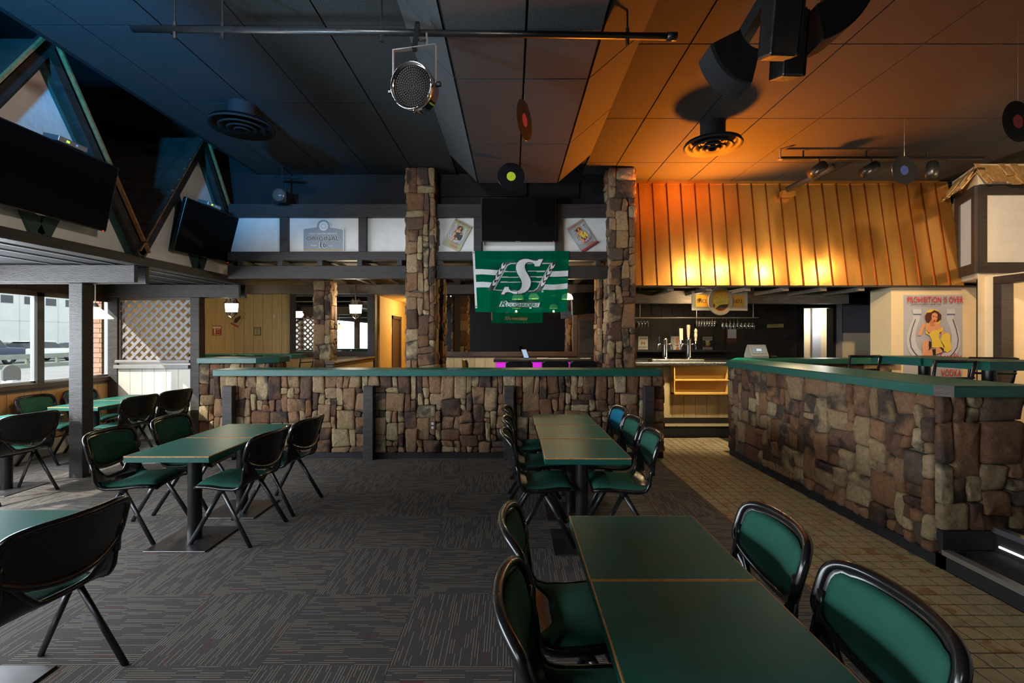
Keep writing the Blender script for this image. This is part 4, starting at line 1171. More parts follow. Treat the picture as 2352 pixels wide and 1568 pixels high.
d2 = structure('door_2', MB().box(-2.87, -2.80, 10.95, 11.03, 0, 2.05).box(-2.87, -2.80, 11.77, 11.85, 0, 2.05).box(-2.87, -2.80, 10.95, 11.85, 1.98, 2.05), M['brown_trim'])
MB().box(-2.87, -2.84, 11.03, 11.77, 0, 1.98).build('door_leaf', M['brown_trim'], d2)
MB().box(-2.835, -2.815, 10.90, 10.94, 1.62, 1.78).build('door_sign', M['ivory'], d2)

# small prints on the panelled wall
def wall_print(name, label, px0, px1, py0, py1, D, paper, items, ang=0.0, cat='sign'):
    cx, cz = X((px0 + px1) / 2, D), Z((py0 + py1) / 2, D); w, h = (px1 - px0) / F * D, (py1 - py0) / F * D
    ca, sa = math.cos(R(ang)), math.sin(R(ang))
    mp = lambda a, b, d: (cx + a * ca - b * sa, D - d, cz + a * sa + b * ca)
    t = thing(name, label, cat, (cx, D, cz - h / 2))
    MB().prism([(-w / 2, -h / 2), (w / 2, -h / 2), (w / 2, h / 2), (-w / 2, h / 2)], lambda a, b, d: mp(a, b, d), -0.008, 0.0).build('sheet', M[paper], t)
    pr = Print(lambda a, b, d: mp(a, b, d + 0.0004), 0.0007)
    for it in items:
        if it[0] == 'r': pr.rect(*[v * s for v, s in zip(it[1:5], (w, w, h, h))], M[it[5]])
        elif it[0] == 'd': pr.disc(it[1] * w, it[2] * h, it[3] * w, M[it[4]])
        elif it[0] == 'p': pr.poly([(a * w, b * h) for a, b in it[1]], M[it[2]])
        else: pr.text(it[1], it[2] * w, it[3] * h, it[4] * w, it[5] * h, M[it[6]], offset=0.01)
    pr.build('print', t)
    return t
wall_print('wall_sign', 'small red and white sign on the tan boarded wall', 488, 508, 748, 770, 9.83, 'p_mred',
           [('r', -.48, .48, .22, .42, 'p_cream'), ('r', -.32, -.14, -.3, .18, 'p_cream'), ('t', 'DRINK', -.02, .02, .42, .14, 'p_cream'), ('t', 'NOW', .04, -.22, .3, .12, 'p_cream'), ('t', 'OPENING', -.4, -.46, .8, .11, 'p_cream')])
wall_print('tin_poster', 'faded tin poster tilted on the tan boarded wall behind the lantern', 537, 556, 712, 750, 9.83, 'p_olive',
           [('r', -.5, .5, -.5, -.4, 'p_mred'), ('p', [(-.3, -.1), (.1, .25), (.3, .1), (.1, -.3), (-.2, -.35)], 'p_brown'), ('d', 0.05, .28, .14, 'p_skin')], -28, 'poster')
wall_print('framed_print', 'little framed print hanging on the tan boarded wall', 583, 599, 751, 770, 9.83, 'p_brown',
           [('r', -.42, .42, -.42, .42, 'p_olive'), ('d', 0, 0, .1, 'p_dark'), ('t', 'PLEASE', -.3, .2, .6, .15, 'p_dark'), ('t', 'WAIT', -.2, -.3, .4, .12, 'p_dark')], 0, 'picture')
MB().lathe([(0.0, 0.0), (0.026, 0.0), (0.028, 0.006), (0.02, 0.012), (0.0, 0.013)], (0, 0, 0), (0, -1, 0), 16)
ov = MB().lathe([(0.028, 0.0), (0.030, 0.006), (0.02, 0.012), (0.001, 0.013)], (0, 0, 0), (0, -1, 0), 16).build('wall_plate', M['ivory'], smooth=True)
ov.location = (X(630, 9.84), 9.844, Z(726, 9.84)); ov.scale = (1, 1, 1.7)
tag(ov, 'small ivory oval plate on the tan boarded wall', 'plate')

# ---- mirror alcove behind the flag
structure('wall_alcove', MB().box(-1.40, 2.0, 9.05, 9.13, 0, 2.6).box(-1.40, -1.30, 9.05, 9.86, 0, 2.6), M['brown_trim'])
al = bpy.data.objects['wall_alcove']
for k in range(14):
    a = -1.32 + 0.2 * k
    MB().box(a + 0.003, a + 0.197, 9.036, 9.05, 0.0, 1.14).build('wall_board', M['tan_panel'], al)
mirror('wide brown-framed mirror behind the team flag', -1.27, 1.17, 1.26, 2.44, 9.04, 0.09, 'brown_trim')
ad = thing('panel_door', 'narrow dark brown panelled door below the angled television', 'door', (1.45, 9.0, 0))
MB().box(1.24, 1.68, 9.0, 9.03, 0.0, 1.92).build('leaf', M['brown_trim'], ad)
for z0, z1 in ((0.1, 1.18), (1.22, 1.86)):
    MB().box(1.29, 1.62, 8.985, 9.0, z0, z1).build('door_panel', M['dark_wood'], ad, bevel=0.006)
tv('black television on an angled arm between the mirror and the stone pillar', [(X(1314, 8.1), 8.1, Z(672, 8.1)), (X(1380, 8.35), 8.35, Z(668, 8.35)), (X(1380, 8.35), 8.35, Z(720, 8.35)), (X(1316, 8.1), 8.1, Z(723, 8.1))], led=False)
MB().bar((1.36, 8.3, 2.16), (1.5, 9.03, 2.2), 0.05, 0.05).build('wall_arm', M['black_metal'], bpy.data.objects['television.003'])

# ---- bar table with pink light strip behind the long counter
bt = thing('lit_bar_table', 'dark bar table with a pink light strip under its top, behind the long counter', 'table', (0.55, 7.6, 0))
MB().box(-0.29, 1.22, 7.32, 7.88, 1.15, 1.195).build('table_top', M['dark_wood'], bt, bevel=0.006)
MB().box(-0.24, 1.20, 7.42, 7.80, 0.0, 1.15).build('cabinet_body', M['black_matte'], bt)
MB().box(-0.25, 1.20, 7.40, 7.42, 1.02, 1.145).build('light_strip', M['led_pink'], bt)
def small_item(name, label, cat, mb, mat, loc, bevel=0.003):
    o = mb.build(name, mat, bevel=bevel); o.location = loc
    return tag(o, label, cat)
small_item('tablet', 'tablet leaning on a stand on the pink-lit bar table', 'tablet', MB().obox((0, 0, 0.075), (0.045, 0, 0), (0.0, 0.004, 0), (-0.025, 0.03, 0.075)), M['black_plastic'], (X(1206, 7.6), 7.6, 1.197))
ts = MB().obox((0, -0.006, 0.078), (0.038, 0, 0), (0.0, 0.001, 0), (-0.022, 0.027, 0.066)).build('screen', M['phone_screen'], bpy.data.objects['tablet'], world=False)
for n, (px, w, h) in enumerate(((1246, 0.09, 0.012), (1268, 0.07, 0.006), (1290, 0.10, 0.008), (1345, 0.08, 0.01))):
    small_item('folded_napkin', 'pale folded napkin lying on the pink-lit bar table', 'napkin', MB().box(-w, w, -0.06, 0.06, 0, h), M['ivory'], (X(px, 7.55), 7.55, 1.195))
    bpy.data.objects[-1 if False else 'folded_napkin'] if False else None
for o in [o for o in COL.objects if o.name.startswith('folded_napkin')]: o['group'] = 'napkins on the bar table'

# ---- bar at the right: step, boarded front, shelves, steel top, taps
bs = thing('bar_step', 'low dark carpeted step in front of the bar', 'step', (2.8, 7.6, 0))
MB().box(1.82, 5.28, 7.22, 8.66, 0.0, 0.165).build('riser', M['black_matte'], bs)
MB().box(1.82, 5.28, 7.21, 7.46, 0.165, 0.170).build('tile_strip', M['floor_tile'], bs)
bar = thing('bar_cabinet', 'cream boarded bar front with yellow open shelves', 'bar', (2.75, 7.6, 0.17))
MB().box(1.82, 3.85, 7.47, 8.0, 0.17, 1.10).build('body', M['brown_trim'], bar)
MB().box(1.82, 3.85, 7.44, 7.47, 0.17, 0.26).build('kick_board', M['black_matte'], bar)
for k in range(11):
    a = 1.82 + 0.184 * k
    MB().box(a + 0.003, a + 0.181, 7.455, 7.47, 0.26, 1.095).build('board', M['tan_panel'], bar)
su = thing('shelf_unit', 'yellow painted open shelf unit on the bar front', 'shelf', (3.0, 7.38, 0.62))
sx0, sx1 = X(1548, 7.3), X(1672, 7.3)
for (a, b, c, d, nm) in ((sx0, sx0 + 0.02, 0.645, 1.09, 'side_board'), (sx1, sx1 + 0.02, 0.645, 1.09, 'side_board'), (sx0, sx1, 0.645, 0.672, 'shelf_board'), (sx0, sx1, 0.86, 0.880, 'shelf_board')):
    MB().box(a, b, 7.30, 7.455, c, d).build(nm, M['yellow_paint'], su, bevel=0.003)
MB().box(sx0, sx1, 7.44, 7.454, 0.67, 1.09).build('back_board', M['yellow_paint'], su)
st = thing('steel_bar_top', 'brushed steel bar top with two beer taps on it', 'counter', (2.75, 7.6, 1.10))
MB().box(1.82, 3.9, 7.27, 8.05, 1.10, 1.15).build('top', M['steel'], st, bevel=0.008)
MB().box(X(1494, 7.6), X(1612, 7.6), 7.5, 7.75, 1.15, 1.185).build('drip_tray', M['steel'], st, bevel=0.004)
M['tap_wood'] = plain('pale_handle', (0.42, 0.32, 0.22), 0.45, var=0.2, vscale=20)
def tap(label, px, handles):
    x, y, z = X(px, 7.62), 7.62, 1.186
    t = thing('beer_tap', label, 'tap', (x, y, z))
    MB().lathe([(0.001, 0), (0.075, 0), (0.075, 0.012), (0.048, 0.02), (0.045, 0.03), (0.045, 0.31), (0.043, 0.335), (0.03, 0.345), (0.001, 0.346)], (x, y, z), seg=20).build('column', M['chrome'], t, smooth=True)
    for s in (-1, 1):
        MB().tube([(x + s * 0.04, y, z + 0.24), (x + s * 0.10, y, z + 0.245), (x + s * 0.115, y - 0.01, z + 0.21), (x + s * 0.12, y - 0.01, z + 0.17)], 0.012, 8).build('spout', M['chrome'], t, smooth=True)
        MB().lathe([(0.012, 0), (0.014, 0.02), (0.012, 0.035)], (x + s * 0.12, y - 0.01, z + 0.15), seg=8).build('spout_cap', M['p_blue'], t)
    for (dx, kind) in handles:
        hx = x + dx
        MB().tube([(hx, y, z + 0.25), (hx, y, z + 0.33)], 0.008, 6).build('handle_stem', M['chrome'], t)
        if kind == 'flat': h = MB().box(hx - 0.028, hx + 0.028, y - 0.012, y + 0.012, z + 0.31, z + 0.50)
        elif kind == 'taper': h = MB().lathe([(0.001, 0.3), (0.016, 0.3), (0.030, 0.52), (0.028, 0.555), (0.001, 0.56)], (hx, y, z), seg=12)
        elif kind == 'slim': h = MB().lathe([(0.001, 0.26), (0.012, 0.27), (0.016, 0.36), (0.001, 0.39)], (hx, y, z), seg=8)
        else: h = MB().lathe([(0.001, 0.28), (0.02, 0.30), (0.016, 0.33), (0.028, 0.38), (0.02, 0.42), (0.03, 0.46), (0.012, 0.49), (0.001, 0.5)], (hx, y, z), seg=8)
        h.build('tap_handle', M['tap_wood'] if kind != 'slim' else M['chrome'], t)
    return t
tap('chrome beer tap column with a single slim lever', 1527, [(-0.1, 'slim')])
tap('chrome beer tap column with three tall handles', 1581, [(-0.12, 'flat'), (0.0, 'taper'), (0.12, 'carved')])

# dark back wall of the bar with doors, and what shows behind it
structure('wall_bar', MB().box(1.72, 5.38, 8.70, 8.80, 0.0, 2.66).box(5.96, 7.2, 8.70, 8.80, 0.0, 2.66).box(5.38, 5.96, 8.70, 8.80, 2.10, 2.66).box(1.72, 1.80, 7.0, 8.7, 0.0, 2.66), M['dark_wood'])
wb = bpy.data.objects['wall_bar']
for k in range(18):
    a = 1.80 + 0.196 * k
    if a < 5.2: MB().box(a + 0.003, a + 0.193, 8.687, 8.70, 0.17, 2.45).build('wall_board', M['dark_wood'], wb)
MB().box(5.97, 6.12, 8.66, 8.70, 0.0, 2.15).build('wall_post', M['lattice'], wb)
MB().box(6.12, 7.1, 8.68, 8.70, 1.62, 2.14).build('grey_board', M['grey_board'], wb)
MB().box(6.12, 7.1, 8.68, 8.70, 0.0, 1.62).build('cream_board', M['cream_stucco'], wb)
d3 = structure('door_3', MB().box(5.30, 5.40, 8.64, 8.82, 0, 2.12).box(5.94, 5.99, 8.64, 8.82, 0, 2.12).box(5.30, 5.99, 8.64, 8.82, 2.08, 2.16), M['black_matte'])
MB().box(5.6, 6.9, 9.50, 9.53, 0.0, 2.3).build('room_wall_beyond', M['cream_paint'], d3)
MB().box(6.07, 6.24, 9.44, 9.50, 0.0, 2.3).build('grey_strip', M['p_grey'], d3)
structure('wall_service', MB().box(7.2, 7.3, 6.4, 10.0, -0.1, CZ).box(6.48, 7.3, 6.42, 6.52, -0.1, CZ), M['black_paint'])
structure('floor_service', MB().box(5.5, 7.3, 7.2, 9.86, -0.1, 0.1), M['black_matte'])
structure('ceiling_service', MB().box(6.6, 7.4, 6.4, 10.5, 2.66, 2.74), M['loft'])
# things on the bar wall
wall_print('tin_sign', 'cream tin sign with a barrel reading I WONDER and BOURBON behind the taps', 1466, 1488, 772, 805, 8.67, 'p_cream',
           [('t', 'I WONDER', -.42, .28, .84, .11, 'p_dark'), ('r', -.2, .2, -.05, .1, 'p_gold'), ('r', -.2, -.15, -.12, .1, 'p_brown'), ('r', .15, .2, -.12, .1, 'p_brown'), ('t', 'BOURBON', -.42, -.32, .84, .13, 'p_dark'), ('t', 'THINKS ABOUT ME TOO', -.4, -.44, .8, .07, 'p_brown')])
wall_print('tin_sign', 'cream tin sign with a smiling man in a bow tie behind the taps', 1541, 1563, 772, 805, 8.67, 'p_cream',
           [('p', [(.0, .0), (.0, .35), (.15, .45), (.32, .38), (.34, .1), (.2, -.08)], 'p_skin'), ('r', .0, .3, -.16, -.1, 'p_dark'), ('p', [(.05, -.45), (.1, -.22), (.28, -.2), (.38, -.45)], 'p_skin2'), ('p', [(-.02, -.48), (.04, -.3), (.1, -.48)], 'p_red')] +
           [('r', -.42, -.42 + .28 * (0.7 + 0.3 * (k % 2)), .40 - .1 * k, .42 - .1 * k, 'p_dark') for k in range(6)])
wall_print('tin_sign', 'tin sign with a full beer mug beside the tall tap handles', 1614, 1636, 773, 806, 8.67, 'p_silver',
           [('r', -.5, .5, -.22, .24, 'p_dark'), ('t', 'NATURALLY', -.4, .32, .8, .09, 'p_dark'), ('p', [(-.2, .2), (.2, .2), (.16, -.18), (-.16, -.18)], 'p_yellow'), ('p', [(-.22, .24), (.22, .24), (.2, .12), (-.2, .12)], 'p_cream'), ('r', .2, .28, -.1, .12, 'p_gold'), ('p', [(-.14, -.1), (.14, -.1), (.12, -.17), (-.12, -.17)], 'p_red'), ('t', 'BETTER BEER', -.4, -.45, .8, .09, 'p_dark')])
wall_print('clipboard', 'brown clipboard with a pale sheet beside the till', 1669, 1693, 752, 787, 8.66, 'p_brown', [('r', -.4, .42, -.2, .5, 'p_lgrey')], 0, 'clipboard')
bo = wall_print('bottle_sign', 'bottle-shaped tan plaque on the dark bar door', 1762, 1800, 744, 752, 8.66, 'p_olive', [('r', -.3, .2, -.2, .2, 'p_gold')], 2, 'plaque')
# shelf line and glass rail
top_box('wall_shelf', M['black_metal'], 1.85, 4.1, 8.45, 8.69, Z(808, 8.45), Z(805, 8.45) + 0.012, 'thin dark shelf along the bar wall below the tin signs', 'shelf')
gr = thing('glass_rail', 'brass rail for hanging glasses over the bar', 'rail', (2.9, 7.8, 1.86))
for dy in (-0.1, 0.0, 0.1): MB().tube([(1.74, 7.8 + dy, 1.865), (X(1735, 7.8), 7.8 + dy, 1.865)], 0.007, 6).build('rail_rod', M['nickel'], gr)
for px in (1470, 1600, 1730): MB().tube([(X(px, 7.8), 7.8, 1.87), (X(px, 7.8), 7.8, 2.66)], 0.006, 6).build('hanger', M['nickel'], gr)
def glass_mesh(wine):
    if wine: prof = [(0.033, 0.0), (0.033, -0.003), (0.004, -0.006), (0.004, -0.075), (0.012, -0.085), (0.034, -0.105), (0.038, -0.13), (0.034, -0.165), (0.030, -0.185)]
    else: prof = [(0.032, 0.0), (0.032, -0.003), (0.006, -0.006), (0.005, -0.045), (0.02, -0.055), (0.036, -0.085), (0.037, -0.13), (0.035, -0.15)]
    return MB().lathe(prof, seg=14).mesh('glass', M['glassware'], smooth=True)
gm_w, gm_b = glass_mesh(True), glass_mesh(False)
def hang(px, n, dpx, me, lab, grp, name, dy):
    for k in range(n):
        o = link(name, me); o.location = (X(px + dpx * k, 7.8 + dy), 7.8 + dy, 1.858)
        tag(o, lab, 'glass', grp)
hang(1465, 4, 7.2, gm_b, 'stemmed tumbler hanging upside down beside the stone pillar', 'tumblers beside the pillar', 'tumbler_glass', 0.0)
hang(1600, 8, 6.0, gm_b, 'stemmed tumbler hanging upside down in the middle of the rail', 'tumblers in the middle of the rail', 'tumbler_glass', 0.0)
hang(1660, 9, 8.6, gm_w, 'wine glass hanging upside down at the open end of the rail', 'wine glasses at the end of the rail', 'wine_glass', -0.1)

# oval beer sign under the hood
def oval_sign():
    D = 7.22; cx, cz = X(1654, D), Z(691.5, D); k = (128.0 / 1890) / F * D
    t = thing('hanging_beer_sign', 'amber oval beer sign in a steel frame hanging over the bar', 'sign', (cx, D, cz))
    def pt(u, v): return (cx + (u - 1095) * k, cz + (600 - v) * k)
    L = []
    for a in range(-38, 39, 6): pass
    r_o = 480
    ring = [(1095 + 415 * math.cos(R(a)), 600 - 480 * math.sin(R(a))) for a in range(0, 360, 10)]
    MB().prism([pt(140, 910), pt(2030, 925), pt(2030, 290), pt(140, 250)], lambda a, b, d: (a, d, b), D, D + 0.02).build('frame', M['nickel'], t, bevel=0.003)
    MB().prism([pt(*q) for q in ring], lambda a, b, d: (a, d, b), D - 0.018, D + 0.024).build('oval_frame', M['nickel'], t, bevel=0.003)
    pr = Print(lambda a, b, d: (a, D - 0.0005 - d, b)); pq = Print(lambda a, b, d: (a, D - 0.0005 - d, b)); pr.poly([pt(265, 790), pt(700, 795), pt(700, 385), pt(265, 380)], M['amber'])
    pq.poly([pt(1490, 800), pt(1920, 805), pt(1930, 400), pt(1490, 390)], M['amber'])
    a, b = pt(310, 660); pr.text('SINCE', a, b, 330 * k, 120 * k, M['p_brown'], offset=0.01)
    a, b = pt(1560, 665); pq.text('1873', a, b, 280 * k, 120 * k, M['p_brown'], offset=0.01)
    pr.build('side_print', t); pq.build('side_print', t)
    p2 = Print(lambda a, b, d: (a, D - 0.019 - d, b))
    p2.poly([pt(1095 + 305 * math.cos(R(a)), 590 - 375 * math.sin(R(a))) for a in range(0, 360, 10)], M['amber'])
    p2.poly([pt(1095 + 280 * math.cos(R(a)), 590 - 345 * math.sin(R(a))) for a in range(200, 345, 10)], M['p_brown'])
    p2.poly([pt(830, 545), pt(1365, 505), pt(1320, 700), pt(1180, 705), pt(1050, 740), pt(900, 855), pt(895, 700)], M['p_yellow'])
    a, b = pt(905, 530); p2.text('Coors', a, b, 440 * k, 130 * k, M['p_yellow'], shear=0.25, offset=0.01, rot=0.06)
    a, b = pt(920, 690); p2.text('LIGHT', a, b, 380 * k, 130 * k, M['p_gold'], shear=0.1, offset=0.005, rot=0.05)
    p2.build('oval_print', t)
    for px in (1600, 1708): MB().tube([(X(px, D), D + 0.01, cz + 0.14), (X(px, D), D + 0.01, 2.52)], 0.004, 6).build('hanger', M['black_metal'], t)
oval_sign()

# ---- copper hood
hood = thing('copper_hood', 'sloping copper hood with standing seams over the bar', 'hood', (4.1, 6.9, 2.29))
yb, zb_, yt, zt = 6.74, 2.29, 7.00, 3.875
x_first, pitch = (1476.5 - X0) / F * yb, 33.6 / F * yb
edges = [1.70] + [x_first + pitch * k for k in range(22)] + [6.53]
rr = random.Random(4)
for a, b in zip(edges, edges[1:]):
    j1, j2 = rr.uniform(-0.0015, 0.0015), rr.uniform(-0.0015, 0.0015)
    nz = 10; mb = MB(); v = []
    for k in range(nz + 1):
        f = k / nz; bow = -0.004 * math.sin(f * math.pi) + 0.001 * math.sin(f * 7 + a * 3)
        for m_, (xx, jj) in enumerate(((a + 0.004, j1), ((a + b) / 2, (j1 + j2) / 2 + 0.0004), (b - 0.004, j2))):
            v.append((xx, yb + (yt - yb) * f + jj * (1 - f) + bow, zb_ + (zt - zb_) * f))
    fs = [(k * 3 + m_, k * 3 + m_ + 1, k * 3 + m_ + 4, k * 3 + m_ + 3) for k in range(nz) for m_ in (0, 1)]
    ob = mb.add(v, fs).build('copper_panel', M['copper'], hood)
    so = ob.modifiers.new('thick', 'SOLIDIFY'); so.thickness = 0.004
for a in edges[1:-1]:
    MB().bar((a, yb - 0.008, zb_), (a, yt - 0.012, zt - 0.03), 0.010, 0.022, up=(0, -1, 0)).build('seam', M['copper_dark'], hood)
MB().bar((1.70, yt - 0.012, zt - 0.02), (6.4, yt - 0.012, zt - 0.02), 0.05, 0.012, up=(0, -1, 0.2)).build('top_flashing', M['copper'], hood)
MB().box(1.70, 6.5, yb + 0.01, yb + 0.05, zb_ - 0.02, zb_ + 0.01).build('lower_edge', M['dark_wood'], hood)
MB().box(1.70, 6.5, yb + 0.05, 7.3, zb_ + 0.02, zb_ + 0.05).build('soffit_board', M['dark_wood'], hood)
for px in (1540.5, 1629, 1717, 1805, 1892, 1979):
    xx = X(px, 6.80)
    top_box('rafter_end', M['grey_wood'], xx - 0.045, xx + 0.045, 6.80, 7.62, zb_ - 0.075, zb_ - 0.021, 'short wooden rafter end under the copper hood', 'rafter', bevel=0.003, group='rafter ends under the copper hood')
top_box('bar_beam', M['grey_wood'], 1.72, 5.5, 7.62, 7.78, 2.09, 2.30, 'weathered beam under the copper hood behind the oval sign', 'beam', bevel=0.006)
cp = thing('vent_pipe', 'copper-coloured pipe running from the ceiling to the copper hood', 'pipe', (4.2, 6.7, 3.7))
MB().tube([(X(1808, 6.86), 6.86, Z(436, 6.86)), (X(1915, 6.30), 6.30, 3.85)], 0.045, 12).build('pipe', M['brown_trim'], cp, smooth=True)
MB().box(X(1792, 6.90), X(1822, 6.90), 6.84, 6.93, Z(452, 6.9), Z(440, 6.9)).build('patch', M['copper'], cp)

# ---- cream wall with the large poster, and the half-timbered tower
structure('wall_poster', MB().box(5.56, 7.2, 6.85, 7.25, 0.1, 2.27), M['cream_paint'])
structure('trim_3', MB().box(5.53, 6.84, 6.80, 7.25, 2.27, 2.295), M['brown_plate'])
structure('wall_tower', MB().prism([(6.28, 6.30), (7.3, 6.30), (7.3, 6.84), (6.83, 6.84)], lambda a, b, d: (a, b, d), 0.1, 2.34).prism([(6.28, 6.30), (7.3, 6.30), (7.3, 7.05), (6.64, 7.05), (6.56, 6.88)], lambda a, b, d: (a, b, d), 2.34, CZ), M['cream_stucco'])
PD = 6.842
pw, ph = X(2211, PD) - X(2076, PD), 1.30
pcx, pcz = (X(2211, PD) + X(2076, PD)) / 2, Z(677, PD) - ph / 2
poster('large_poster', 'large poster headed PROHIBITION IS OVER on the cream wall', lambda a, b, d: (pcx + a, PD - d, pcz + b), (pcx, PD, pcz - ph / 2), pw, ph, 'p_grey', 'p_yellow', 'p_red', big=True,
       texts=(('PROHIBITION IS OVER', 285, 392, 905, 98, 'p_red', 0, 0.012, 0), ("Saskatchewan's very own", 340, 440, 490, 38, 'p_dark', 0, 0, 0),
              ('Lucky', 790, 1330, 380, 150, 'p_red', 0.35, 0.01, 0.0), ('VODKA', 830, 1545, 330, 110, 'p_red', 0, 0.008, 0)))
tw = thing('timber_tower', 'half-timbered tower corner with cedar shakes beside the copper hood', 'tower', (6.3, 6.3, 2.3))
c0 = Vector((6.28, 6.30, 0)); uL = (Vector((6.56, 6.88, 0)) - c0).normalized(); uF = Vector((1, 0, 0))
def plate(o, u, a0, a1, z0, z1, t0, t1, nm, mat, parent=tw):
    n = Vector((u.y, -u.x, 0))
    if n.dot(Vector((0, 0, 0)) - o) < 0: n = -n
    p = [o + u * a0, o + u * a1]
    v = [q + n * t + Vector((0, 0, z)) for q in p for t in (t0, t1) for z in (z0, z1)]
    return MB().add(v, [(0, 1, 3, 2), (4, 6, 7, 5), (0, 4, 5, 1), (2, 3, 7, 6), (0, 2, 6, 4), (1, 5, 7, 3)]).build(nm, mat, parent)
zT0, zT1, zT2, zT3 = Z(627, 6.3), Z(603, 6.3), Z(449, 6.3), Z(425, 6.3)
for u, L_ in ((uL, 0.64), (uF, 0.9)):
    plate(c0, u, 0, L_, zT0, zT1, 0.0, 0.035, 'bottom_beam', M['dark_wood'])
    plate(c0, u, 0, L_, zT2, zT3, 0.0, 0.035, 'top_beam', M['dark_wood'])
    plate(c0, u, 0.0, 0.095, zT1, zT2, 0.0, 0.035, 'corner_post', M['beam_wood'])
    plate(c0, u, 0.095, L_, zT1, zT2, 0.0, 0.012, 'stucco_panel', M['stucco'])
plate(c0, uL, 0.50, 0.64, zT1, zT2, 0.0, 0.035, 'end_post', M['dark_wood'])
rs = random.Random(9)
for u, L_ in ((uL, 0.66), (uF, 0.95)):
    n = Vector((u.y, -u.x, 0))
    if n.dot(-c0) < 0: n = -n
    for row in range(2):
        x = -0.06 if u is uF else -0.02
        while x < L_:
            w = rs.uniform(0.07, 0.13)
            z0 = zT3 - 0.03 + 0.10 * row + rs.uniform(-0.02, 0.02)
            o0, o1 = 0.17 - 0.07 * row + rs.uniform(-0.012, 0.012), 0.02
            b = []
            for (zz, oo, th) in ((z0, o0, rs.uniform(0.012, 0.024)), (z0 + 0.20, max(0.0, o0 - 0.14), 0.008)):
                for xx in (x + 0.004, x + w - 0.004):
                    for t_ in (0, th):
                        q = c0 + u * xx + n * (oo + t_); b.append((q.x, q.y, zz + t_ * 0.4))
            MB().add(b, [(0, 1, 3, 2), (4, 6, 7, 5), (0, 4, 5, 1), (2, 3, 7, 6), (0, 2, 6, 4), (1, 5, 7, 3)]).build('shake', M['shake'], tw)
            x += w
# ================================================================== FURNITURE
def lerp_prof(prof, t):
    for (t0, *a), (t1, *b) in zip(prof, prof[1:]):
        if t <= t1:
            f = (t - t0) / (t1 - t0); f = f * f * (3 - 2 * f) * 0.35 + f * 0.65
            return [x + (y - x) * f for x, y in zip(a, b)]
    return list(prof[-1][1:])
def sstep(a, b, x):
    t = max(0, min(1, (x - a) / (b - a))); return t * t * (3 - 2 * t)
SEAT = [(0, 0.238, 0.420, 0.185), (0.07, 0.230, 0.434, 0.212), (0.15, 0.200, 0.443, 0.222), (0.3, 0.12, 0.445, 0.226), (0.5, 0.0, 0.434, 0.230), (0.64, -0.10, 0.432, 0.233),
        (0.74, -0.160, 0.445, 0.236), (0.83, -0.203, 0.480, 0.238), (0.91, -0.222, 0.530, 0.239), (1.0, -0.236, 0.605, 0.240)]
def seat_pt(u, v, off=0.0):
    vt = 0.805 + 0.195 * sstep(0.28, 0.95, abs(u))
    y, z, w = lerp_prof(SEAT, v * vt)
    rise = sstep(0.6, 0.95, v)
    return Vector((u * w, y + rise * 0.055 * u * u - off * rise * -0.9, z - 0.014 * abs(u) ** 4 * (1 - rise) + off * (1 - rise)))
def back_pt(u, v, off=0.0):
    """u, v in [-1, 1] over a rounded outline; v=-1 bottom"""
    # squircle mapping keeps the corners round
    rp = (abs(u) ** 5.0 + abs(v) ** 5.0) ** (1 / 5.0); k_ = max(abs(u), abs(v)) / rp if rp > 1e-6 else 1.0
    uu, vv = u * k_, v * k_
    zc = 0.690; zh = 0.118
    z = zc + zh * vv
    if vv < 0: z += 0.020 * (uu * uu) * (-vv) * 2.2 - 0.028 * (1 - uu * uu) * (-vv)
    y = -0.232 - 0.062 * ((z - 0.58) / 0.23) ** 1.3 if z > 0.58 else -0.232
    return Vector((uu * 0.252, y + 0.060 * uu * uu + off, z))
def surf(fn, nu, nv, u0=-1, u1=1, v0=0, v1=1):
    v = [fn(u0 + (u1 - u0) * i / nu, v0 + (v1 - v0) * j / nv) for j in range(nv + 1) for i in range(nu + 1)]
    f = [(j * (nu + 1) + i, j * (nu + 1) + i + 1, (j + 1) * (nu + 1) + i + 1, (j + 1) * (nu + 1) + i) for j in range(nv) for i in range(nu)]
    return MB().add(v, f)
def border(fn, n, u0, u1, v0, v1):
    L = [fn(u0 + (u1 - u0) * k / n, v0) for k in range(n)] + [fn(u1, v0 + (v1 - v0) * k / n) for k in range(n)]
    L += [fn(u1 - (u1 - u0) * k / n, v1) for k in range(n)] + [fn(u0, v1 - (v1 - v0) * k / n) for k in range(n)]
    return L
def solid(o, th, offset=0.0):
    m = o.modifiers.new('thick', 'SOLIDIFY'); m.thickness = th; m.offset = offset
    return o
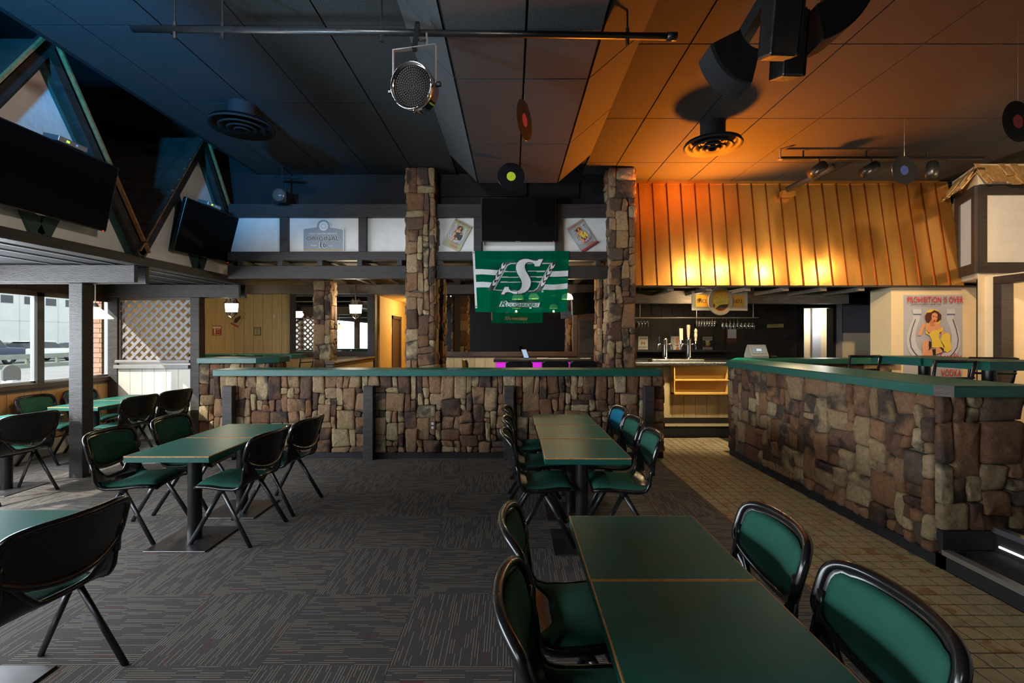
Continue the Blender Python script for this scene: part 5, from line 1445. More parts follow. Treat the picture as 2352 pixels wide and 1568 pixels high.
def make_chair(fabric, name='shell_chair'):
    t = thing(name, 'black shell chair', 'chair')
    solid(surf(seat_pt, 18, 20).build('seat_shell', M['black_plastic'], t, smooth=True), 0.012)
    MB().tube(border(seat_pt, 18, -1, 1, 0, 1), 0.0125, 8, closed=True).build('seat_rim', M['black_plastic'], t, smooth=True)
    solid(surf(back_pt, 18, 12, v0=-1).build('back_shell', M['black_plastic'], t, smooth=True), 0.014)
    MB().tube(border(back_pt, 22, -1, 1, -1, 1), 0.0175, 8, closed=True).build('back_rim', M['black_plastic'], t, smooth=True)
    def seat_pad(u, v): return seat_pt(u, v, 0.006 + 0.016 * (1 - abs(u / 0.9) ** 6) * (1 - abs((v - 0.42) / 0.37) ** 6))
    sm = surf(seat_pad, 16, 16, -0.9, 0.9, 0.05, 0.80).build('seat_pad', fabric, t, smooth=True); solid(sm, 0.008)
    def back_pad(u, v): return back_pt(u, v, 0.010 + 0.018 * (1 - abs(u / 0.87) ** 6) * (1 - abs(v / 0.82) ** 6))
    solid(surf(back_pad, 16, 10, -0.87, 0.87, -0.82, 0.82).build('back_pad', fabric, t, smooth=True), 0.008)
    for s in (-1, 1):
        p, q = seat_pt(s * 0.95, 1.0), back_pt(s * 0.93, -0.45)
        MB().tube([p + Vector((0, 0, -0.06)), p, q, q + Vector((0, -0.004, 0.05))], [0.017, 0.019, 0.019, 0.016], 8, r2=None).build('back_joint', M['black_plastic'], t, smooth=True)
        top = Vector((s * 0.212, 0.02, 0.408))
        for foot in ((s * 0.240, 0.250, 0.0), (s * 0.240, -0.225, 0.0)):
            MB().tube([top, foot], 0.0105, 10, r2=0.0175).build('leg', M['black_metal'], t, smooth=True)
        MB().tube([top + Vector((-0.014, 0, 0)), top + Vector((0.014, 0, 0))], 0.024, 10).build('pivot', M['black_metal'], t, smooth=True)
        for f in (0.45,):
            pp = top.lerp(Vector((s * 0.240, 0.250, 0.0)), f)
            MB().tube([pp, pp + Vector((s * 0.013, 0, 0))], 0.007, 8).build('bolt', M['chrome'], t)
    MB().tube([(-0.20, 0.02, 0.408), (0.20, 0.02, 0.408)], 0.013, 8).build('cross_bar', M['black_metal'], t, smooth=True)
    MB().box(-0.12, 0.12, -0.08, 0.12, 0.408, 0.432).build('seat_support', M['black_metal'], t)
    return t
chair_green = make_chair(M['green_fabric'])
chair_blue = make_chair(M['blue_fabric'])
used = set()
def chair(x, y, face, label, jit=0.0, proto=None, group='black shell chairs at the green tables'):
    p = proto or chair_green
    if p.name in used: o = copy_tree(p)
    else: o = p; used.add(p.name)
    o.location = (x, y, 0.0)
    o.rotation_euler = (0, 0, (R(-90) if face == '+x' else R(90)) + R(jit))
    tag(o, label, 'chair', group)
    return o
S_ = 'black chair with green pads, '
chair(-2.94, 3.70, '+x', S_ + 'window side of the open-floor pair, end away from the wall', 5)
chair(-2.90, 4.30, '+x', S_ + 'window side of the open-floor pair, end near the wall', 3)
chair(-2.13, 3.69, '-x', S_ + 'aisle side of the open-floor pair, end away from the wall', -4)
chair(-2.08, 4.29, '-x', S_ + 'aisle side of the open-floor pair, end near the wall', -6)
chair(0.21, 3.64, '+x', S_ + 'carpet side of the three joined tables, open end', 2)
chair(0.21, 4.22, '+x', S_ + 'carpet side of the three joined tables, middle seat', 0)
chair(0.20, 4.84, '+x', S_ + 'carpet side of the three joined tables, wall end', -2)
chair(0.845, 3.62, '-x', S_ + 'tiled side of the three joined tables, open end', -3)
chair(0.86, 4.22, '-x', S_ + 'tiled side of the three joined tables, middle seat', 0)
chair(0.87, 4.82, '-x', 'black shell chair with blue pads at the three joined tables', 2, chair_blue)
chair(0.25, 1.90, '+x', S_ + 'carpet side of the pair beside the tiles, wall end', 1)
chair(0.25, 1.36, '+x', S_ + 'carpet side of the pair beside the tiles, open end', 0)
chair(0.825, 1.90, '-x', S_ + 'tiled side of the pair beside the tiles, wall end', -3)
chair(0.835, 1.34, '-x', S_ + 'tiled side of the pair beside the tiles, open end', -2)
chair(-2.08, 2.00, '-x', S_ + 'drawn up to the lone carpet table', -8)
chair(-4.86, 4.53, '-x', S_ + 'at the lone sunny table by the timber post', -8)
chair(-4.86, 5.86, '-x', S_ + 'aisle side of the lattice table, near the free post', -6)
chair(-4.86, 6.50, '-x', S_ + 'aisle side of the lattice table, near the lattice', -10)
chair(-5.72, 5.84, '+x', S_ + 'window side of the lattice table, near the free post', 4)
chair(-5.74, 6.46, '+x', S_ + 'window side of the lattice table, near the lattice', 2)

TZ = 0.71
def make_table():
    t = thing('cafe_table', 'square green table', 'table')
    h = 0.2995
    MB().box(-h + 0.0035, h - 0.0035, -h + 0.0035, h - 0.0035, TZ - 0.0025, TZ + 0.0004).build('table_top', M['green_lam'], t)
    MB().box(-h, h, -h, h, TZ - 0.044, TZ - 0.008).build('edge_band', M['green_edge'], t)
    MB().box(-h - 0.0008, h + 0.0008, -h - 0.0008, h + 0.0008, TZ - 0.008, TZ).build('worn_edge', M['orange_edge'], t)
    MB().lathe([(0.048, 0.008), (0.048, TZ - 0.05)], seg=20).build('column', M['black_metal'], t, smooth=True)
    MB().box(-0.14, 0.14, -0.14, 0.14, TZ - 0.056, TZ - 0.044).build('top_bracket', M['black_metal'], t)
    MB().box(-0.225, 0.225, -0.225, 0.225, 0.0, 0.009).build('base_plate', M['plate_metal'], t, bevel=0.003)
    return t
tproto = make_table()
tused = []
def table(x, y, label, s=1.0, rz=0.0):
    o = tproto if not tused else copy_tree(tproto)
    tused.append(o)
    o.location = (x, y, 0); o.rotation_euler = (0, 0, R(rz)); o.scale = (s, s, 1)
    return tag(o, label, 'table', 'square green pedestal tables')
G_ = 'square green pedestal table '
table(-2.43, 3.58, G_ + 'on the open floor, end away from the stone wall')
table(-2.425, 4.20, G_ + 'on the open floor, end near the stone wall', rz=0.5)
table(0.527, 3.53, G_ + 'of the row of three, end away from the stone wall')
table(0.523, 4.15, G_ + 'in the middle of the row of three')
table(0.518, 4.765, G_ + 'of the row of three, end at the stone wall', rz=-0.4)
table(0.557, 1.905, G_ + 'of the joined pair, end near the stone wall', 0.96)
table(0.560, 1.318, G_ + 'of the joined pair, end away from the stone wall', 0.965)
table(-2.36, 1.97, G_ + 'standing alone with one chair drawn up')
table(-5.13, 4.74, G_ + 'in the sun at the window, alone')
table(-5.235, 5.865, G_ + 'by the window, end nearer the timber post')
table(-5.25, 6.48, G_ + 'by the window, end nearer the lattice')

# ---- high tables and bar stools
def high_table(x, y, z, label, s=1.0):
    t = thing('high_table', label, 'table', (x, y, z), 'high green tables')
    h = 0.31 * s; H = 1.07
    MB().box(-h, h, -h, h, H - 0.003, H).build('table_top', M['green_lam'], t, world=False)
    MB().box(-h, h, -h, h, H - 0.075, H - 0.003).build('edge_band', M['green_edge'], t, world=False)
    MB().lathe([(0.05, 0.01), (0.05, H - 0.07)], seg=16).build('column', M['black_metal'], t, smooth=True, world=False)
    MB().box(-0.22, 0.22, -0.22, 0.22, 0, 0.01).build('base_plate', M['black_metal'], t, world=False)
    return t
high_table(4.22, 4.78, RZ, 'high green table on the raised floor, beside the open-backed stool nearer the poster')
high_table(4.24, 4.15, RZ, 'high green table on the raised floor, end nearer the steps')
for k, lab in enumerate(('high green table in the far room at the window end', 'high green table in the far room, middle of its row', 'high green table in the far room at the mirror end')):
    high_table(-5.6 + 0.63 * k, 8.85, 0.15, lab)
def make_stool():
    t = thing('bar_stool', 'black bar stool', 'stool')
    SZ = 0.76
    MB().lathe([(0.001, 0.0), (0.17, 0.0), (0.195, 0.015), (0.195, 0.045), (0.16, 0.065), (0.001, 0.07)], (0, 0, SZ - 0.06), seg=20).build('seat_pad', M['tan_vinyl'], t, smooth=True)
    for sx in (-1, 1):
        for sy in (-1, 1):
            MB().tube([(sx * 0.09, sy * 0.09, SZ - 0.06), (sx * 0.15, sy * 0.15, 0.40), (sx * 0.20, sy * 0.20, 0.0)], 0.012, 8).build('leg', M['black_metal'], t, smooth=True)
        MB().tube([(sx * 0.165, -0.15, SZ - 0.04), (sx * 0.185, -0.20, SZ + 0.10), (sx * 0.195, -0.235, SZ + 0.315)], 0.0125, 8).build('back_upright', M['black_metal'], t, smooth=True)
    arc = lambda z, b: [(0.195 * math.sin(a), -0.235 - b * math.cos(a * 1.2) + b * 0.3, z) for a in [(-1 + 2 * k / 10) * 1.5708 for k in range(11)]]
    MB().tube(arc(SZ + 0.31, 0.035), 0.013, 8).build('back_rail', M['black_metal'], t, smooth=True)
    MB().tube(arc(SZ + 0.17, 0.030), 0.010, 8).build('lower_rail', M['black_metal'], t, smooth=True)
    ring = [(0.165 * math.cos(2 * math.pi * k / 20), 0.165 * math.sin(2 * math.pi * k / 20), 0.28) for k in range(20)]
    MB().tube(ring, 0.008, 6, closed=True).build('foot_ring', M['black_metal'], t, smooth=True)
    return t
sproto = make_stool(); sused = []
def stool(x, y, z, rz, label):
    o = sproto if not sused else copy_tree(sproto); sused.append(o)
    o.location = (x, y, z); o.rotation_euler = (0, 0, R(rz))
    tag(o, label, 'stool', 'open-backed bar stools')
stool(3.66, 5.13, RZ, 12, 'black open-backed bar stool on the raised floor, farther from the steps')
stool(3.66, 4.12, RZ, 8, 'black open-backed bar stool on the raised floor, behind the stone wall counter')
stool(4.58, 4.64, RZ, -8, 'black open-backed bar stool on the poster side of the high tables')
stool(-4.99, 8.36, 0.15, 2, 'black open-backed bar stool in the far room behind the pale counter end')
stool(-4.53, 8.36, 0.15, -3, 'black open-backed bar stool in the far room, next one toward the stone pillar')
stool(-4.02, 8.72, 0.15, 78, 'bar stool with a tan seat at the mirror end of the far tables')
def make_back_stool():
    t = thing('padded_stool', 'tall stool', 'stool')
    MB().box(-0.2, 0.2, -0.19, 0.19, 0.70, 0.76).build('seat_pad', M['black_plastic'], t, bevel=0.02)
    pts = [(-0.2, 0.0), (-0.2, 0.26), (-0.16, 0.30), (0.16, 0.30), (0.2, 0.26), (0.2, 0.0)]
    MB().prism(pts, lambda a, b, d: (a, -0.20 + d + 0.03 * (abs(a) / 0.2) ** 2 - 0.05 * b, 0.90 + b), 0, 0.035).build('backrest', M['black_plastic'], t, bevel=0.012)
    for sx in (-1, 1):
        for sy in (-1, 1): MB().tube([(sx * 0.15, sy * 0.14, 0.7), (sx * 0.2, sy * 0.19, 0)], 0.012, 6).build('leg', M['black_metal'], t)
        MB().tube([(sx * 0.13, -0.17, 0.7), (sx * 0.13, -0.20, 0.95)], 0.011, 6).build('back_post', M['black_metal'], t)
    return t
bp_ = make_back_stool()
for n, (px, y, rz, lab) in enumerate(((1192, 7.0, 0, 'black padded stool at the pink-lit bar table, end at the tablet'), (1273, 7.0, 0, 'black padded stool at the pink-lit bar table, middle one'),
                                     (1336, 7.0, 0, 'black padded stool at the pink-lit bar table, end at the stone pillar'), (1093, 7.2, -75, 'black padded stool turned sideways at the end of the pink-lit bar table'))):
    o = bp_ if n == 0 else copy_tree(bp_)
    o.location = (X(px, y), y, -0.02 + (0.02 if n == 3 else 0.0)); o.rotation_euler = (0, 0, R(rz)); o.location.z = 0.0
    tag(o, lab, 'stool', 'padded stools at the bar table')

# ---- till on the corner counter
pos = thing('till_terminal', 'grey touch-screen till on the corner counter', 'till', (3.62, 6.93, 1.233))
MB().prism([(-0.12, 0.0), (0.10, 0.0), (0.10, 0.05), (0.02, 0.20), (-0.03, 0.20), (-0.12, 0.04)], lambda a, b, d: (3.62 + d, 6.93 + a, 1.233 + b), -0.13, 0.13).build('case', plain('till_grey', (0.20, 0.20, 0.20), 0.45), pos, bevel=0.01)
n_ = Vector((0, -0.16, 0.09)).normalized()
cpt = Vector((3.62, 6.93 - 0.078, 1.233 + 0.122)); up = Vector((0, 0.09, 0.16)).normalized()
MB().obox(cpt, (0.10, 0, 0), up * 0.062, n_ * 0.004).build('screen', M['pos_screen'], pos)
MB().obox(cpt + n_ * 0.004, (0.035, 0, 0), up * 0.018, n_ * 0.001).build('screen_window', M['phone_screen'], pos)
top_box('card_reader', M['black_plastic'], 3.80, 3.90, 6.86, 6.98, 1.233, 1.27, 'small black card reader beside the grey till', 'card reader', bevel=0.008)

# ================================================================== LAMPS
def lantern(label, x, y, z, top):
    t = thing('twin_lantern', label, 'lantern', (x, y, z))
    for dx, dz in ((-0.055, 0.0), (0.055, 0.0)):
        c = (x + dx, y, z + dz)
        MB().lathe([(0.048, -0.085), (0.060, 0.075)], c, seg=6).build('lit_glass', M['lamp_white'], t)
        MB().lathe([(0.088, 0.07), (0.075, 0.085), (0.045, 0.12), (0.034, 0.16), (0.012, 0.17), (0.010, 0.19), (0.001, 0.195)], c, seg=6).build('hood', M['black_metal'], t)
        MB().lathe([(0.001, -0.145), (0.022, -0.14), (0.03, -0.12), (0.050, -0.09), (0.052, -0.082)], c, seg=6).build('base_cup', M['black_metal'], t)
        for k in range(6):
            a = math.pi / 3 * k
            MB().tube([(c[0] + 0.051 * math.cos(a), y + 0.051 * math.sin(a), c[2] - 0.085), (c[0] + 0.063 * math.cos(a), y + 0.063 * math.sin(a), c[2] + 0.075)], 0.003, 4).build('glazing_bar', M['black_metal'], t)
        MB().tube([(c[0], y, c[2] - 0.15), (x, y, c[2] - 0.19)], 0.012, 6).build('arm', M['black_metal'], t)
    MB().tube([(x, y, z - 0.19), (x, y, top)], 0.012, 8).build('stem', M['black_metal'], t)
    l = light('lantern_light', 'POINT', (x, y - 0.16, z), 26, (1.0, 0.80, 0.50), shadow_soft_size=0.06)
    return t
lantern('black twin lantern, lit, over the far tables beside the tan wall', X(532, 8.5), 8.5, Z(706, 8.5), 2.62)
lantern('black twin lantern, lit, over the boarded half wall beside the mirror', X(817, 8.6), 8.6, Z(709, 8.6), 2.62)
pn = thing('glass_pendant', 'lit glass pendant lamp on a chain behind the free-standing post', 'lamp', (X(219, 5.75), 5.75, 1.76))
px_, py_ = X(219, 5.75), 5.75
MB().lathe([(0.175, 0.0), (0.172, 0.008), (0.04, 0.135), (0.03, 0.14)], (px_, py_, 1.775), seg=24).build('glass_shade', M['lamp_warm'], pn, smooth=True)
MB().lathe([(0.035, 0.0), (0.03, 0.03), (0.012, 0.05), (0.001, 0.052)], (px_, py_, 1.913), seg=12).build('cap', M['nickel'], pn, smooth=True)
MB().tube([(px_, py_, 1.96), (px_, py_, 2.51)], 0.006, 6).build('chain', M['nickel'], pn)
light('pendant_light', 'POINT', (px_, py_, 1.74), 10, (1.0, 0.72, 0.40), shadow_soft_size=0.05)
for px, py, D, lab in ((1189, 687, 7.75, 'lit dome lamp over the pink-lit bar table, end at the tablet'), (1226, 686, 8.3, 'lit dome lamp over the pink-lit bar table, middle'), (1303, 687, 7.75, 'lit dome lamp over the pink-lit bar table, at the angled television')):
    x, z = X(px, D), Z(py, D)
    t = thing('dome_lamp', lab, 'lamp', (x, D, z), 'dome lamps over the bar table')
    MB().lathe([(0.095, 0.0), (0.090, 0.04), (0.065, 0.08), (0.02, 0.1), (0.001, 0.1)], (x, D, z), seg=20).build('shade', M['lamp_dome'], t, smooth=True)
    MB().tube([(x, D, z + 0.1), (x, D, 2.66)], 0.004, 6).build('cord', M['black_metal'], t)
    light('dome_light', 'POINT', (x, D, z - 0.06), 16, (1.0, 0.70, 0.36), shadow_soft_size=0.02)

# ================================================================== CEILING FIXTURES
# lighting pipe
pp = thing('lighting_pipe', 'long black lighting pipe hung below the ceiling', 'pipe', (-0.7, 3.0, 3.5))
pa, pb = Vector((X(304, 3.0), 3.0, Z(66, 3.0))), Vector((X(1553, 3.0), 3.0, Z(84, 3.0)))
MB().tube([pa, pb], 0.021, 12).build('pipe', M['black_metal'], pp, smooth=True)
MB().tube([pb - Vector((0.06, 0, 0)), pb + Vector((0.003, 0, 0))], 0.026, 12).build('end_cap', M['black_metal'], pp, smooth=True)
for px in (401, 511, 877, 1441):
    f = (X(px, 3.0) - pa.x) / (pb.x - pa.x); c = pa.lerp(pb, f)
    ztop = CZ if not (BXL < c.x < BXR) else BZ
    if BDR < c.x < BXR: ztop = BZ + (CZ - BZ) * (c.x - BDR) / (BXR - BDR)
    if BXL < c.x < BDL: ztop = BZ + (CZ - BZ) * (BDL - c.x) / (BDL - BXL)
    MB().tube([c, (c.x, 3.0, ztop)], 0.006, 6).build('hanger_rod', M['black_metal'], pp)
    MB().tube([c + Vector((0, 0, -0.06)), c + Vector((0, 0, 0.05))], 0.012, 6).build('clamp', M['black_metal'], pp)
# par can
pc = thing('par_can', 'chrome stage spotlight with a faceted lens hanging from the pipe', 'spotlight', (-0.61, 2.95, 3.1))
c = Vector((X(952, 2.9), 2.9, Z(202, 2.9))); ax = Vector((-0.25, -0.93, -0.16)).normalized()
MB().lathe([(0.001, -0.16), (0.09, -0.15), (0.128, -0.08), (0.132, 0.0), (0.138, 0.004), (0.138, 0.05), (0.132, 0.056), (0.130, 0.03), (0.124, 0.028)], c, ax, 32).build('housing', M['chrome'], pc, smooth=True)
lens = MB().lathe([(0.126, 0.02), (0.001, 0.024)], c, ax, 32)
lens.build('lens', M['black_matte'], pc, smooth=True)
u_ = ax.cross(Vector((0, 0, 1))).normalized(); w_ = u_.cross(ax)
fc = MB()
for ring in range(1, 9):
    n = ring * 6
    for k in range(n):
        a = 2 * math.pi * k / n + ring * 0.3; r_ = 0.0140 * ring
        q = c + ax * 0.026 + (u_ * math.cos(a) + w_ * math.sin(a)) * r_
        fc.obox(q, u_ * 0.0045, w_ * 0.0045, ax * 0.004)
tag(fc.build('lens_facets', plain('lens_facet', (0.10, 0.085, 0.07), 0.2, 0.6), pc), kind='stuff')
cc = Vector((X(960, 2.95), 3.0, 0)); yk = Z(120, 2.95)
yl, yr = c + u_ * -0.145, c + u_ * 0.145
if yl.x > yr.x: yl, yr = yr, yl
topL, topR = Vector((yl.x, yl.y, yk)), Vector((yr.x, yr.y, yk - 0.01))
for p, q in ((yl, topL), (topL, topR), (topR, yr)):
    MB().bar(p, q, 0.006 if abs((q - p).z) > 0.05 else 0.03, 0.03 if abs((q - p).z) > 0.05 else 0.006, up=(0, 1, 0) if abs((q - p).z) > 0.05 else (0, 0, 1)).build('yoke_bar', M['alu'], pc)
for q, s in ((yl, -1), (yr, 1)):
    MB().tube([q, q + u_ * (0.03 if (u_.x * s) > 0 else -0.03)], 0.016, 8).build('knob', M['black_plastic'], pc)
mt = (topL + topR) / 2
MB().bar(mt + Vector((0, 0, -0.01)), (mt.x, 3.0, Z(72, 3.0) + 0.05), 0.028, 0.03, up=(0, 1, 0)).build('clamp', M['black_metal'], pc)
MB().tube([(mt.x, 2.98, Z(96, 3.0)), (mt.x + 0.06, 2.98, Z(98, 3.0))], 0.01, 8).build('clamp_bolt', M['chrome'], pc)
MB().bar((mt.x + 0.06, 2.98, Z(80, 3.0)), (mt.x + 0.065, 2.98, Z(114, 3.0)), 0.006, 0.012).build('wing_nut', M['alu'], pc)
MB().tube([c - w_ * 0.136 + ax * 0.03, c - w_ * 0.15 + ax * 0.03], 0.008, 8).build('lens_catch', M['chrome'], pc)
# air diffusers
def diffuser(label, px, D, zc):
    x = X(px, D)
    t = thing('air_diffuser', label, 'vent', (x, D, zc), 'round air diffusers')
    MB().lathe([(0.13, 0.02), (0.13, CZ - zc)], (x, D, zc), seg=24).build('neck', M['diffuser'], t, smooth=True)
    for k, (ro, ri, dz) in enumerate(((0.305, 0.235, 0.0), (0.215, 0.155, -0.012), (0.14, 0.09, -0.022), (0.075, 0.03, -0.03))):
        MB().lathe([(ro, dz), (ro - 0.006, dz - 0.016), (ri, dz + 0.03), (ri - 0.01, dz + 0.05)], (x, D, zc), seg=40).build('cone_ring', M['diffuser'], t, smooth=True)
    MB().lathe([(0.29, 0.03), (0.001, 0.035)], (x, D, zc), seg=24).build('backplate', M['black_matte'], t)
diffuser('round black air diffuser under the bluish part of the ceiling', 556, 4.70, 3.66)
diffuser('round black air diffuser under the amber-lit part of the ceiling', 1637, 5.10, 3.635)
# records on threads
def record(label, px, py, D, rot, lab_mat):
    x, z = X(px, D), Z(py, D)
    t = thing('vinyl_record', label, 'record', (x, D, z))
    nrm = Vector((math.sin(R(rot)), -math.cos(R(rot)), 0.0))
    MB().lathe([(0.003, -0.0012), (0.151, -0.0012), (0.1525, 0), (0.151, 0.0012), (0.003, 0.0012)], (x, D, z), nrm, 48).build('disc', M['vinyl'], t)
    for s in (1, -1): MB().lathe([(0.0035, 0.0016 * s), (0.050, 0.0016 * s)], (x, D, z), nrm, 32).build('paper_label', M[lab_mat], t)
    zt_ = BZ - 0.012 if BDL < x < BDR else CZ
    MB().tube([(x, D, z + 0.148), (x, D, zt_)], 0.0012, 4).build('thread', M['alu'], t)
record('black record with a yellow label hanging before the stone pillars', 1174, 405, 5.2, 6, 'p_lemon')
record('black record turned nearly edge-on hanging below the ceiling box', 1205, 276, 3.62, 66, 'p_pink')
record('black record with a blue label hanging before the copper hood', 2077, 391, 5.0, 8, 'p_blue')
record('black record with a red label hanging below the ceiling over the right counter', 2338, 279, 3.45, 12, 'p_mred')
# track lights
tr = thing('track_light', 'black lighting track with three spot heads before the copper hood', 'light', (4.5, 5.85, 3.8))
MB().box(X(1790, 5.85), X(2258, 5.85), 5.83, 5.87, 3.77, 3.80).build('track', M['black_metal'], tr)
for px in (1845, 1990, 2130): MB().tube([(X(px, 5.85), 5.85, 3.80), (X(px, 5.85), 5.85, CZ)], 0.01, 6).build('track_mount', M['black_metal'], tr)
TH = []
for px, d in ((1882, (-0.82, -0.1, -0.55)), (2002, (-0.85, -0.1, -0.48)), (2141, (-0.35, -0.3, -0.85))):
    x = X(px, 5.85); dv = Vector(d).normalized(); b = Vector((x, 5.85, 3.66))
    MB().tube([(x, 5.85, 3.77), b], 0.009, 6).build('head_stem', M['black_metal'], tr)
    hd = MB().tube([b - dv * 0.09, b - dv * 0.07, b + dv * 0.14], [0.04, 0.062, 0.064], 16).build('spot_head', M['black_metal'], tr, smooth=True)
    TH.append((b, dv))
sp = thing('sprinkler_head', 'small ceiling sprinkler at the end of the lighting track', 'sprinkler', (X(1787, 5.85), 5.8, 3.8))
MB().tube([(X(1787, 5.85), 5.8, CZ), (X(1787, 5.85), 5.8, 3.75)], 0.012, 8).build('body', M['nickel'], sp); MB().lathe([(0.001, 0), (0.025, 0), (0.025, 0.004), (0.001, 0.004)], (X(1787, 5.85), 5.8, 3.745), seg=12).build('deflector', M['nickel'], sp)
# fresnel spotlight on the black wall
fr = thing('fresnel_spotlight', 'square black stage spotlight with a round lens above the beer sign', 'spotlight', (X(640, 6.3), 6.3, Z(447, 6.3)))
fx, fy_, fz_ = X(640, 6.3), 6.3, Z(447, 6.3)
MB().box(fx - 0.10, fx + 0.10, fy_, fy_ + 0.02, fz_ - 0.10, fz_ + 0.10).build('front_plate', M['black_metal'], fr, bevel=0.004)
MB().lathe([(0.095, 0.02), (0.095, 0.2), (0.06, 0.26), (0.001, 0.27)], (fx, fy_, fz_), (0, 1, 0), 20).build('housing', M['black_matte'], fr, smooth=True)
MB().lathe([(0.085, 0.0), (0.06, 0.022), (0.001, 0.03)], (fx, fy_ - 0.001, fz_), (0, -1, 0), 20).build('lens', plain('lens_glass', (0.10, 0.09, 0.085), 0.12), fr, smooth=True)
MB().tube([(fx, fy_ + 0.1, fz_ + 0.1), (fx, fy_ + 0.1, CZ)], 0.012, 8).build('hanger', M['black_metal'], fr)
MB().bar((fx - 0.1, fy_ + 0.1, fz_ + 0.28), (fx + 0.22, fy_ + 0.1, fz_ + 0.26), 0.02, 0.03).build('bracket', M['black_metal'], fr)
# loudspeaker cluster
def curved_speaker(label, px, py, D, a0, a1, r_out, dep, y0, y1, lean):
    """a curved line-array cabinet: an arc in a plane across the room, angles clockwise from the right as seen"""
    cx, cz = X(px, D), Z(py, D)
    t = thing('array_speaker', label, 'speaker', (cx, D, cz)); n = 14
    def arc(r0, r1, ya, yb, nm, mat):
        v = []
        for k in range(n + 1):
            a = R(a0 + (a1 - a0) * k / n)
            for (r_, y) in ((r0, ya), (r1, ya), (r1, yb), (r0, yb)):
                v.append((cx + r_ * math.cos(a), D + y + lean * math.sin(a) * r_, cz - r_ * math.sin(a)))
        f = [(k * 4 + m, k * 4 + (m + 1) % 4, k * 4 + 4 + (m + 1) % 4, k * 4 + 4 + m) for k in range(n) for m in range(4)] + [(3, 2, 1, 0), (n * 4, n * 4 + 1, n * 4 + 2, n * 4 + 3)]
        MB().add(v, f).build(nm, mat, t)
    arc(r_out - dep, r_out, y0, y1, 'cabinet', M['black_plastic'])
    arc(r_out, r_out + 0.012, y0 + 0.01, y1 - 0.01, 'grille', M['diffuser'])
    return t
def bar_speaker(label, c_, u, w, n, hw_, hd, ln):
    t = thing('array_speaker', label, 'speaker', c_)
    MB().obox(c_, u * ln, w * hw_, n * hd).build('cabinet', M['black_plastic'], t, bevel=0.012)
    MB().obox(Vector(c_) + w * (hw_ + 0.012), u * ln * 0.97, w * 0.014, n * hd * 0.8).build('grille', M['diffuser'], t, bevel=0.01)
    return t
curved_speaker('curved black loudspeaker over the tiled aisle, lower one', 1760, 40, 2.5, 96, 156, 0.30, 0.15, -0.02, 0.16, 0.35)
curved_speaker('large curved black loudspeaker over the tiled aisle, outer one', 1845, -65, 2.5, -25, 74, 0.37, 0.17, -0.05, 0.15, 0.1)
bar_speaker('flat black loudspeaker hanging in the middle of the ceiling cluster', Vector((X(1795, 2.2), 2.2, Z(20, 2.2))), Vector((0.04, 0.25, -0.96)).normalized(), Vector((0.97, 0.2, 0.09)).normalized(), Vector((0.2, -0.95, -0.24)).normalized(), 0.075, 0.05, 0.21)
bar_speaker('narrow black loudspeaker behind the flat one in the ceiling cluster', Vector((X(1822, 2.5), 2.55, Z(90, 2.5))), Vector((0.05, 0.2, -0.97)).normalized(), Vector((0.97, 0.2, 0.09)).normalized(), Vector((0.2, -0.95, -0.24)).normalized(), 0.065, 0.06, 0.17)
sb_ = thing('speaker_bracket', 'black bracket holding the ceiling loudspeakers', 'bracket', (1.45, 2.5, CZ))
MB().tube([(1.45, 2.5, CZ), (1.45, 2.5, 3.45)], 0.035, 10).build('mast', M['black_metal'], sb_)
MB().bar((1.45, 2.5, 3.5), (X(1705, 2.6), 2.66, Z(95, 2.6)), 0.09, 0.05).build('arm', M['black_metal'], sb_)
MB().bar((1.45, 2.5, 3.5), (X(1900, 2.5), 2.5, Z(-30, 2.5)), 0.07, 0.05).build('arm', M['black_metal'], sb_)

# ================================================================== OUTSIDE THE WINDOW
GZ = -0.42
structure('ground', MB().box(-70, XW - 0.15, -20, 80, GZ - 0.2, GZ), M['asphalt'])
structure('ground_sidewalk', MB().box(-19, XW - 0.15, -20, 70, GZ, GZ + 0.10), M['pavement'])
structure('ground_verge', MB().box(-34.5, -31.5, -10, 75, GZ, GZ + 0.06), M['grass'])
br = plain('pier_brick', (0.55, 0.33, 0.24), 0.85, var=0.2, vscale=12, bump=0.5)
pier = thing('brick_pier', 'pale brick pier outside the window next to the lattice', 'pier', (-6.4, 7.13, GZ))
for r_ in range(38):
    for k in range(2):
        o_ = 0.105 if r_ % 2 else 0.0
        MB().box(-6.47 + 0.21 * k + o_ - 0.1 + 0.005 - (0.1 if (k == 0 and o_) else 0), min(-6.23, -6.47 + 0.21 * k + o_ + 0.105), 7.09, 7.17, GZ + 0.075 * r_ + 0.004, GZ + 0.075 * r_ + 0.071).build('brick', br, pier)
MB().box(-6.57, -6.25, 7.10, 7.17, GZ, 2.6).build('mortar_core', M['pavement'], pier)
bd = thing('concrete_building', 'pale concrete building across the parking lot with small dark windows', 'building', (-52, 55, GZ))
XB = -52.0
MB().box(XB - 8, XB, 20, 95, GZ, 16).build('wall', M['concrete'], bd)
for k in range(9):
    y = 43.0 + 2.3 * k - 0.1
    wn = MB().box(XB - 0.05, XB + 0.02, y, y + 1.2, 5.02, 5.85).build('window', M['grey_board'], bd)
    MB().box(XB + 0.02, XB + 0.03, y + 0.06, y + 1.14, 5.08, 5.79).build('glass', M['dark_glass'], wn)
for k in range(16): MB().box(XB, XB + 0.012, 32.5 + 4.2 * k, 32.57 + 4.2 * k, GZ, 16).build('panel_joint', M['p_grey'], bd)
for z in (3.2, 7.4): MB().box(XB, XB + 0.012, 20, 95, z, z + 0.06).build('panel_joint', M['p_grey'], bd)
gl = thing('guard_rail', 'weathered roadside guard rail in front of the parked cars', 'rail', (-31, 32, GZ))
MB().box(-31.2, -31.0, 10, 62, GZ + 0.55, GZ + 0.85).build('rail', M['galv'], gl)
